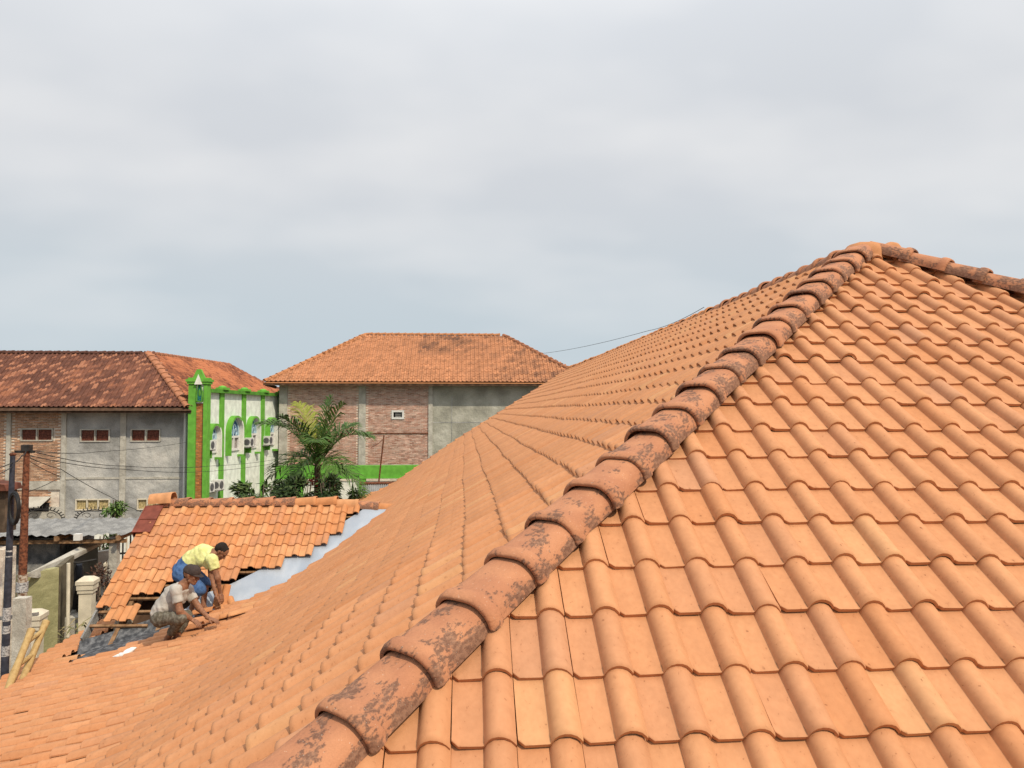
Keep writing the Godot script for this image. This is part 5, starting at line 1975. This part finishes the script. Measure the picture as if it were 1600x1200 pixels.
# ------------------------------------------------------------------ people: tapered capsules, joined smoothly and meshed as surface nets
func body_net(mb: MB, bones: Array, cell: float, k: float, cuts := [], fold := 0.0):
	# bones: [a, b, ra, rb] or [a, b, ra, rb, squash axis, squash]
	var lo := Vector3.ONE * 1e9
	var hi := -lo
	for q in bones:
		var r: float = maxf(q[2], q[3]) + cell * 3.0 + k
		lo = lo.min(q[0] - Vector3.ONE * r).min(q[1] - Vector3.ONE * r)
		hi = hi.max(q[0] + Vector3.ONE * r).max(q[1] + Vector3.ONE * r)
	var n := Vector3i(((hi - lo) / cell).ceil()) + Vector3i.ONE
	var f := PackedFloat32Array()
	f.resize(n.x * n.y * n.z)
	f.fill(9.0)
	for q in bones:
		var a: Vector3 = q[0]
		var b: Vector3 = q[1]
		var r: float = maxf(q[2], q[3]) + cell * 2.0 + k
		var i0 := Vector3i(((a.min(b) - Vector3.ONE * r - lo) / cell).floor()).max(Vector3i.ZERO)
		var i1 := Vector3i(((a.max(b) + Vector3.ONE * r - lo) / cell).ceil()).min(n - Vector3i.ONE)
		var ab := b - a
		var l2 := maxf(ab.length_squared(), 1e-8)
		var sq: bool = q.size() > 4
		for z in range(i0.z, i1.z + 1):
			for y in range(i0.y, i1.y + 1):
				var row := (z * n.y + y) * n.x
				for x in range(i0.x, i1.x + 1):
					var p := lo + Vector3(x, y, z) * cell
					var pa := p - a
					var t := clampf(pa.dot(ab) / l2, 0.0, 1.0)
					var v := pa - ab * t
					if sq: v += q[4] * v.dot(q[4]) * (q[5] - 1.0)
					var d: float = v.length() - lerpf(q[2], q[3], t)
					var o := f[row + x]
					if o > 8.0: f[row + x] = d
					else:
						var h := clampf(0.5 + 0.5 * (o - d) / k, 0.0, 1.0)
						f[row + x] = lerpf(o, d, h) - k * h * (1.0 - h)
	if fold > 0.0:      # creases in cloth
		var nf := noise(401, 5.5, 2)
		nf.fractal_type = FastNoiseLite.FRACTAL_RIDGED
		for z in n.z:
			for y in n.y:
				for x in n.x:
					var i := (z * n.y + y) * n.x + x
					if absf(f[i]) < cell * 4.0:
						var p := lo + Vector3(x, y, z) * cell
						f[i] += fold * nf.get_noise_3d(p.x * 1.5 + p.y * 0.6, p.y * 0.75, p.z * 0.8)
	for c in cuts:      # [point, normal]: keep what lies behind the plane
		for z in n.z:
			for y in n.y:
				for x in n.x:
					var i := (z * n.y + y) * n.x + x
					if f[i] < cell * 3.0:
						var p := lo + Vector3(x, y, z) * cell
						if c.size() > 2 and p.distance_to(c[0]) > c[2]: continue
						f[i] = maxf(f[i], (p - c[0]).dot(c[1]))
	var at_cell := {}
	var sy := n.x
	var sz := n.x * n.y
	for z in n.z - 1:
		for y in n.y - 1:
			for x in n.x - 1:
				var i := z * sz + y * sy + x
				var cnt := 0
				var s := Vector3.ZERO
				var v := [f[i], f[i + 1], f[i + sy], f[i + sy + 1], f[i + sz], f[i + sz + 1], f[i + sz + sy], f[i + sz + sy + 1]]
				var neg := 0
				for q in v:
					if q < 0.0: neg += 1
				if neg == 0 or neg == 8: continue
				for e in EDGES:
					var da: float = v[e[0]]
					var db: float = v[e[1]]
					if (da < 0.0) != (db < 0.0):
						var t := da / (da - db)
						s += CORNERS[e[0]].lerp(CORNERS[e[1]], t)
						cnt += 1
				at_cell[i] = lo + (Vector3(x, y, z) + s / cnt) * cell
	mb.smooth()
	for z in range(1, n.z - 1):
		for y in range(1, n.y - 1):
			for x in range(1, n.x - 1):
				var i := z * sz + y * sy + x
				var d0 := f[i]
				for ax in 3:
					var st: int = [1, sy, sz][ax]
					var d1 := f[i + st]
					if (d0 < 0.0) == (d1 < 0.0): continue
					var u: int = [sy, sz, 1][ax]
					var w: int = [sz, 1, sy][ax]
					var p = at_cell.get(i)
					var q = at_cell.get(i - u)
					var r = at_cell.get(i - u - w)
					var t = at_cell.get(i - w)
					if p == null or q == null or r == null or t == null: continue
					if d0 < 0.0: mb.quad(p, q, r, t)
					else: mb.quad(p, t, r, q)

const CORNERS := [Vector3(0, 0, 0), Vector3(1, 0, 0), Vector3(0, 1, 0), Vector3(1, 1, 0), Vector3(0, 0, 1), Vector3(1, 0, 1), Vector3(0, 1, 1), Vector3(1, 1, 1)]
const EDGES := [[0, 1], [2, 3], [4, 5], [6, 7], [0, 2], [1, 3], [4, 6], [5, 7], [0, 4], [1, 5], [2, 6], [3, 7]]

# a hand at the wrist, reaching along dir, the palm facing down, thumb on the side given
func hand(mb: MB, wrist: Vector3, dir: Vector3, palm_n: Vector3, thumb: float, curl: float):
	var z := dir.normalized()
	var y := (palm_n - z * palm_n.dot(z)).normalized()      # out of the back of the hand
	var x := y.cross(z) * thumb
	var bones := []
	var kn := wrist + z * 0.092
	bones.append([wrist - z * 0.03, wrist + z * 0.02, 0.026, 0.027])
	for i in 4:
		var o := (1.5 - i) * 0.021
		bones.append([wrist + x * o * 0.6 + z * 0.02, kn + x * o - z * absf(i - 1.3) * 0.005, 0.016, 0.0125])
		var l: float = [0.074, 0.084, 0.078, 0.060][i]
		var p: Vector3 = kn + x * o - z * absf(i - 1.3) * 0.005
		var spread := x * (1.5 - i) * 0.10
		var d1 := (z + spread - y * curl * 0.5).normalized()
		var p1 := p + d1 * l * 0.45
		var d2 := (z * 0.9 + spread - y * curl * 1.2).normalized()
		var p2 := p1 + d2 * l * 0.32
		var d3 := (z * 0.75 + spread - y * curl * 1.9).normalized()
		bones.append([p, p1, 0.0098, 0.0090])
		bones.append([p1, p2, 0.0090, 0.0084])
		bones.append([p2, p2 + d3 * l * 0.26, 0.0084, 0.0074])
	var t0 := wrist + z * 0.025 + x * 0.024
	var t1 := t0 + (z * 0.6 + x * 0.8 - y * 0.2).normalized() * 0.040
	var t2 := t1 + (z * 0.9 + x * 0.35 - y * 0.35).normalized() * 0.032
	bones.append([t0, t1, 0.0145, 0.0115])
	bones.append([t1, t2, 0.011, 0.0095])
	bones.append([t2, t2 + (z - y * 0.3).normalized() * 0.022, 0.0095, 0.008])
	body_net(mb, bones, 0.0048, 0.006)

# a head: c centre of the skull, face direction, up; the size is a grown man's
func head(mb: MB, c: Vector3, face: Vector3, up: Vector3, neck: Vector3):
	var z := face.normalized()
	var y := (up - z * up.dot(z)).normalized()
	var x := y.cross(z)
	var P := func(a: float, b: float, d: float): return c + x * a + y * b + z * d
	var bones := [
		[P.call(0, 0.025, -0.035), P.call(0, 0.035, 0.015), 0.088, 0.080],
		[P.call(0, -0.02, 0.0), P.call(0, -0.045, 0.035), 0.066, 0.058],
		[P.call(0, -0.085, 0.045), P.call(0, -0.105, 0.068), 0.040, 0.024],
		[P.call(-0.045, -0.075, 0.01), P.call(-0.02, -0.105, 0.06), 0.026, 0.020],
		[P.call(0.045, -0.075, 0.01), P.call(0.02, -0.105, 0.06), 0.026, 0.020],
		[P.call(0, 0.010, 0.090), P.call(0, -0.034, 0.112), 0.011, 0.015],
		[P.call(-0.014, -0.038, 0.098), P.call(0.014, -0.038, 0.098), 0.011, 0.011],
		[P.call(-0.045, 0.022, 0.078), P.call(0.045, 0.022, 0.078), 0.015, 0.015],
		[P.call(-0.045, -0.022, 0.062), P.call(-0.035, -0.04, 0.062), 0.020, 0.018],
		[P.call(0.045, -0.022, 0.062), P.call(0.035, -0.04, 0.062), 0.020, 0.018],
		[P.call(-0.020, -0.068, 0.086), P.call(0.020, -0.068, 0.086), 0.010, 0.010],
		[P.call(-0.018, -0.082, 0.083), P.call(0.018, -0.082, 0.083), 0.010, 0.010],
		[P.call(-0.080, 0.010, -0.012), P.call(-0.080, -0.030, -0.004), 0.017, 0.012],
		[P.call(0.080, 0.010, -0.012), P.call(0.080, -0.030, -0.004), 0.017, 0.012],
		[P.call(0, -0.06, -0.035), neck, 0.056, 0.060],
	]
	body_net(mb, bones, 0.0062, 0.012)

func person_parts(o: Node3D, c: Vector3, face: Vector3, up: Vector3):
	var z := face.normalized()
	var y := (up - z * up.dot(z)).normalized()
	var x := y.cross(z)
	var mb := MB.new()
	for s in [-1.0, 1.0]:
		mb.ball(c + x * 0.033 * s + y * 0.006 + z * 0.081, Vector3.ONE * 0.0125, Basis.IDENTITY, 8)
	part("eyes", mb, M.black, o)
	mb = MB.new()
	mb.tube([c - x * 0.022 - y * 0.075 + z * 0.091, c - y * 0.074 + z * 0.096, c + x * 0.022 - y * 0.075 + z * 0.091], [0.004], 5)
	for s in [-1.0, 1.0]:
		mb.tube([c + x * 0.016 * s + y * 0.028 + z * 0.092, c + x * 0.050 * s + y * 0.027 + z * 0.082], [0.006], 5)
	part("brows_and_lips", mb, mat(Color(0.06, 0.03, 0.02), 0.8, 0.1, 2.0, 151), o)

func foot_bones(ankle: Vector3, dir: Vector3) -> Array:
	var z := dir.normalized()
	var side := z.cross(Vector3.UP).normalized()
	var b := [[ankle, ankle + Vector3(0, -0.05, 0) - z * 0.03, 0.036, 0.036], [ankle + Vector3(0, -0.045, 0), ankle + z * 0.13 + Vector3(0, -0.068, 0), 0.038, 0.028]]
	for i in 5:
		var o := side * (i - 2) * 0.016
		b.append([ankle + z * 0.12 + o + Vector3(0, -0.068, 0), ankle + z * (0.178 - 0.008 * absf(i - 0.5)) + o * 1.15 + Vector3(0, -0.076, 0), 0.014, 0.011])
	return b

func make_people():
	var skin := mat(Color(0.30, 0.145, 0.085), 0.55, 0.18, 3.0, 152)
	skin.subsurf_scatter_enabled = true
	skin.subsurf_scatter_strength = 0.05
	# --- squatting man in the grey shirt
	var D := 10.5
	var foot := on_slope(262, 1002, 0.05)
	D = -foot.z
	var P := func(x, y, dz): return at(x, y, D - dz)
	var o := thing("person", "man in a light grey shirt and dark cap squatting over loose tiles, facing right", "person", foot, "roofers")
	var pel: Vector3 = P.call(252, 963, 0.02)
	var hipn: Vector3 = P.call(251, 966, 0.13)
	var hipf: Vector3 = P.call(256, 963, -0.10)
	var waist: Vector3 = P.call(259, 948, 0.02)
	var chest: Vector3 = P.call(274, 930, 0.0)
	var neck: Vector3 = P.call(286, 915, 0.0)
	var shn: Vector3 = P.call(275, 922, 0.20)
	var shf: Vector3 = P.call(292, 921, -0.17)
	var eln: Vector3 = P.call(281, 955, 0.27)
	var wrn: Vector3 = P.call(300, 968, 0.20)
	var elf: Vector3 = P.call(311, 950, -0.10)
	var wrf: Vector3 = P.call(326, 966, -0.02)
	var knn: Vector3 = P.call(283, 966, 0.26)
	var ann: Vector3 = on_slope(262, 997, 0.09)
	var knf: Vector3 = P.call(292, 962, -0.14)
	var anf: Vector3 = on_slope(277, 992, 0.09)
	var hc: Vector3 = P.call(300, 898, 0.0)
	var face := Vector3(1.0, -0.28, 0.16)
	var mb := MB.new()
	var fd := Vector3(0.95, -0.15, 0.25)
	var bones := [[pel, waist, 0.135, 0.125], [waist, chest, 0.125, 0.145], [chest, neck, 0.135, 0.075], [shn, shf, 0.07, 0.07],
		[shn, eln, 0.056, 0.044], [eln, wrn, 0.044, 0.028], [shf, elf, 0.056, 0.043], [elf, wrf, 0.043, 0.028],
		[hipn, knn, 0.085, 0.062], [knn, ann, 0.056, 0.038], [hipf, knf, 0.085, 0.062], [knf, anf, 0.056, 0.038], [neck, hc + (neck - hc) * 0.35, 0.058, 0.055]]
	bones.append_array(foot_bones(ann, fd))
	bones.append_array(foot_bones(anf, fd))
	body_net(mb, bones, 0.015, 0.03)
	head(mb, hc, face, Vector3.UP, neck)
	hand(mb, wrn, Vector3(0.85, -0.45, 0.25), Vector3(0.2, 1, 0.1), 1.0, 0.45)
	hand(mb, wrf, Vector3(0.95, -0.28, 0.15), Vector3(0.2, 1, 0.1), -1.0, 0.25)
	part("body", mb, skin, o)
	person_parts(o, hc, face, Vector3.UP)
	mb = MB.new()
	var slv := shn.lerp(eln, 0.62)
	var slf := shf.lerp(elf, 0.58)
	var hem: Vector3 = pel.lerp(waist, 0.10)
	body_net(mb, [[hem, waist, 0.160, 0.150], [waist, chest, 0.150, 0.165], [chest, neck.lerp(chest, 0.25), 0.158, 0.100], [shn, shf, 0.088, 0.086], [shn, slv, 0.082, 0.074], [shf, slf, 0.080, 0.072],
		[P.call(255, 950, 0.10), P.call(268, 938, 0.10), 0.075, 0.06], [P.call(272, 944, -0.02), P.call(266, 952, 0.02), 0.07, 0.06]], 0.014, 0.035,
		[[slv, (eln - shn).normalized(), 0.16], [slf, (elf - shf).normalized(), 0.16], [pel, (pel - waist).normalized() + Vector3(0, -0.1, 0), 0.5], [neck + (neck - chest).normalized() * 0.0, (neck - chest).normalized(), 0.2]], 0.012)
	part("shirt", mb, mottled([[0.3, lin(0.40, 0.38, 0.345)], [0.6, lin(0.50, 0.475, 0.44)]], 0.95, 2.0, 161, 0.012), o)
	mb = MB.new()
	body_net(mb, [[pel, pel.lerp(waist, 0.5), 0.152, 0.138], [hipn, knn, 0.108, 0.080], [knn, knn.lerp(ann, 0.80), 0.080, 0.062], [hipf, knf, 0.108, 0.080], [knf, knf.lerp(anf, 0.85), 0.080, 0.062],
		[hipn, pel, 0.11, 0.13]], 0.014, 0.03, [[knn.lerp(ann, 0.76), (ann - knn).normalized(), 0.14], [knf.lerp(anf, 0.84), (anf - knf).normalized(), 0.14]], 0.014)
	part("trousers", mb, mottled([[0.3, lin(0.09, 0.078, 0.058)], [0.5, lin(0.145, 0.13, 0.10)], [0.75, lin(0.23, 0.215, 0.18)]], 0.95, 1.6, 162, 0.02), o)
	# cap with a short peak
	mb = MB.new()
	var fz := face.normalized()
	var fy := (Vector3.UP - fz * fz.y).normalized()
	var fx := fy.cross(fz)
	body_net(mb, [[hc + fy * 0.040 - fz * 0.038, hc + fy * 0.052 + fz * 0.018, 0.100, 0.092]], 0.008, 0.01, [[hc + fy * 0.022 - fz * 0.02, (-fy - fz * 0.18).normalized()]])
	var pk := [[], []]
	for j in 9:
		var a := PI * (j / 8.0)
		pk[0].append(hc + fx * cos(a) * 0.075 + fy * 0.040 + fz * (0.045 + 0.05 * sin(a)))
		pk[1].append(hc + fx * cos(a) * 0.078 + fy * 0.018 + fz * (0.055 + 0.118 * sin(a)))
	mb.surf(pk)
	part("cap", mb, mat(Color(0.065, 0.05, 0.047), 0.9, 0.2, 2.0, 163), o)
	mb = MB.new()
	body_net(mb, [[hc + fy * 0.01 - fz * 0.06, hc - fy * 0.03 - fz * 0.055, 0.072, 0.058]], 0.008, 0.01)
	part("hair", mb, mat(Color(0.02, 0.016, 0.014), 0.8, 0.2, 3.0, 164), o)

	# --- bending man in the yellow shirt
	var wf := on_wing(306, 950, -0.05)
	D = -wf.z - 0.15
	P = func(x, y, dz): return at(x, y, D - dz)
	o = thing("person", "man in a pale yellow shirt and blue shorts bending deep over the battens", "person", wf, "roofers")
	pel = P.call(288, 893, -0.05)
	hipn = P.call(283, 896, 0.13)
	hipf = P.call(297, 893, -0.18)
	waist = P.call(299, 877, -0.05)
	chest = P.call(319, 867, -0.05)
	neck = P.call(334, 864, -0.02)
	shn = P.call(331, 874, 0.20)
	shf = P.call(327, 862, -0.25)
	eln = P.call(340, 903, 0.24)
	wrn = P.call(344, 927, 0.16)
	elf = P.call(330, 902, -0.20)
	wrf = P.call(337, 928, -0.05)
	knn = P.call(311, 921, 0.22)
	ann = on_wing(299, 951, 0.10)
	knf = P.call(321, 913, -0.15)
	anf = on_wing(318, 944, 0.10)
	hc = P.call(346, 862, -0.02)
	face = Vector3(0.75, -0.85, 0.10)
	var hup := Vector3(0.75, 0.6, 0.0)
	mb = MB.new()
	fd = Vector3(0.9, -0.3, 0.2)
	bones = [[pel, waist, 0.15, 0.135], [waist, chest, 0.135, 0.145], [chest, neck, 0.135, 0.075], [shn, shf, 0.07, 0.07],
		[shn, eln, 0.056, 0.044], [eln, wrn, 0.043, 0.028], [shf, elf, 0.056, 0.043], [elf, wrf, 0.043, 0.028],
		[hipn, knn, 0.095, 0.064], [knn, ann, 0.058, 0.038], [hipf, knf, 0.095, 0.064], [knf, anf, 0.058, 0.038], [neck, hc + (neck - hc) * 0.35, 0.058, 0.055]]
	bones.append_array(foot_bones(ann, fd))
	bones.append_array(foot_bones(anf, fd))
	body_net(mb, bones, 0.015, 0.03)
	head(mb, hc, face, hup, neck)
	hand(mb, wrn, Vector3(0.35, -0.9, 0.1), Vector3(0.9, 0.3, 0.3), 1.0, 0.5)
	hand(mb, wrf, Vector3(0.55, -0.8, 0.1), Vector3(0.9, 0.3, 0.0), -1.0, 0.4)
	part("body", mb, skin, o)
	person_parts(o, hc, face, hup)
	mb = MB.new()
	slv = shn.lerp(eln, 0.55)
	slf = shf.lerp(elf, 0.5)
	body_net(mb, [[pel.lerp(waist, 0.35), waist, 0.165, 0.158], [waist, chest, 0.158, 0.166], [chest, neck.lerp(chest, 0.2), 0.158, 0.10], [shn, shf, 0.09, 0.088], [shn, slv, 0.090, 0.086], [shf, slf, 0.085, 0.08],
		[P.call(300, 872, -0.05), P.call(316, 862, -0.05), 0.13, 0.13], [P.call(318, 876, 0.05), P.call(326, 884, 0.05), 0.10, 0.06]], 0.014, 0.035,
		[[slv, (eln - shn).normalized(), 0.16], [slf, (elf - shf).normalized(), 0.16], [pel.lerp(waist, 0.62), (pel - waist).normalized(), 0.5], [neck, (neck - chest).normalized(), 0.2]], 0.013)
	part("shirt", mb, mottled([[0.3, lin(0.62, 0.64, 0.26)], [0.6, lin(0.74, 0.75, 0.34)]], 0.95, 2.0, 171, 0.012), o)
	mb = MB.new()
	body_net(mb, [[pel, pel.lerp(waist, 0.75), 0.185, 0.172], [hipn, knn, 0.135, 0.105], [hipf, knf, 0.130, 0.105], [hipn, pel, 0.14, 0.15], [knn, knn.lerp(ann, 0.2), 0.105, 0.098], [knf, knf.lerp(anf, 0.15), 0.10, 0.095]], 0.014, 0.03,
		[[knn.lerp(ann, 0.10), (ann - knn).normalized(), 0.18], [knf.lerp(anf, 0.08), (anf - knf).normalized(), 0.16]], 0.016)
	part("shorts", mb, mottled([[0.3, lin(0.045, 0.10, 0.24)], [0.6, lin(0.075, 0.15, 0.32)]], 0.9, 2.0, 172, 0.015), o)
	mb = MB.new()
	fz = face.normalized()
	fy = (hup - fz * hup.dot(fz)).normalized()
	body_net(mb, [[hc + fy * 0.040 - fz * 0.042, hc + fy * 0.045 + fz * 0.022, 0.096, 0.078], [hc - fz * 0.065, hc - fy * 0.045 - fz * 0.06, 0.07, 0.055]], 0.008, 0.02, [[hc + fz * 0.05, fz]])
	part("hair", mb, mat(Color(0.025, 0.018, 0.015), 0.8, 0.3, 3.0, 164), o)

# ------------------------------------------------------------------
func _ready():
	rng.seed = 20240
	var cam := Camera3D.new()
	cam.name = "camera"
	cam.position = Vector3(0, HC, 0)
	cam.rotation = Vector3(deg_to_rad(PITCH), deg_to_rad(YAW), 0)
	cam.fov = rad_to_deg(2.0 * atan(600.0 / FPX))
	cam.near = 0.1
	cam.far = 900.0
	add_child(cam)
	cam.current = true
	cam_basis = Basis.from_euler(cam.rotation)
	var env := Environment.new()
	env.background_mode = Environment.BG_SKY
	env.sky = make_sky()
	env.tonemap_mode = Environment.TONE_MAPPER_LINEAR
	env.tonemap_exposure = 1.0
	env.sdfgi_enabled = true
	env.ssao_enabled = true
	env.ssil_enabled = true
	var we := WorldEnvironment.new()
	we.name = "world_environment"
	we.environment = env
	add_child(we)
	var sun := DirectionalLight3D.new()
	sun.name = "sun"
	sun.light_color = Color(1.0, 0.94, 0.84)
	sun.light_energy = 1.2
	sun.light_angular_distance = 1.2
	sun.shadow_enabled = true
	add_child(sun)
	sun.basis = Basis.looking_at(-Vector3(0.60, 1.0, 0.72).normalized(), Vector3.UP)

	make_materials()
	make_section()
	for c in [Color(0.56, 0.258, 0.112), Color(0.54, 0.235, 0.098), Color(0.60, 0.295, 0.138), Color(0.53, 0.245, 0.12)]:
		wing_mats.append(mat(c, 0.72, 0.12, 0.9, 55 + wing_mats.size(), false, 0.2, 0.08))
	tile_far_fine = make_tile(false, wing_mats[0])

	var gb := MB.new()
	gb.flat()
	gb.quad(Vector3(-400, 0, 400), Vector3(400, 0, 400), Vector3(400, 0, -400), Vector3(-400, 0, -400))
	tag(part("ground", gb, M.soil), "", "", "", "structure")
	make_house()
	make_wing()
	make_left_block()
	make_hall()
	make_brick_hall()
	make_far_bits()
	make_plants()
	make_yard()
	make_repair()
	make_ac_units()
	make_people()
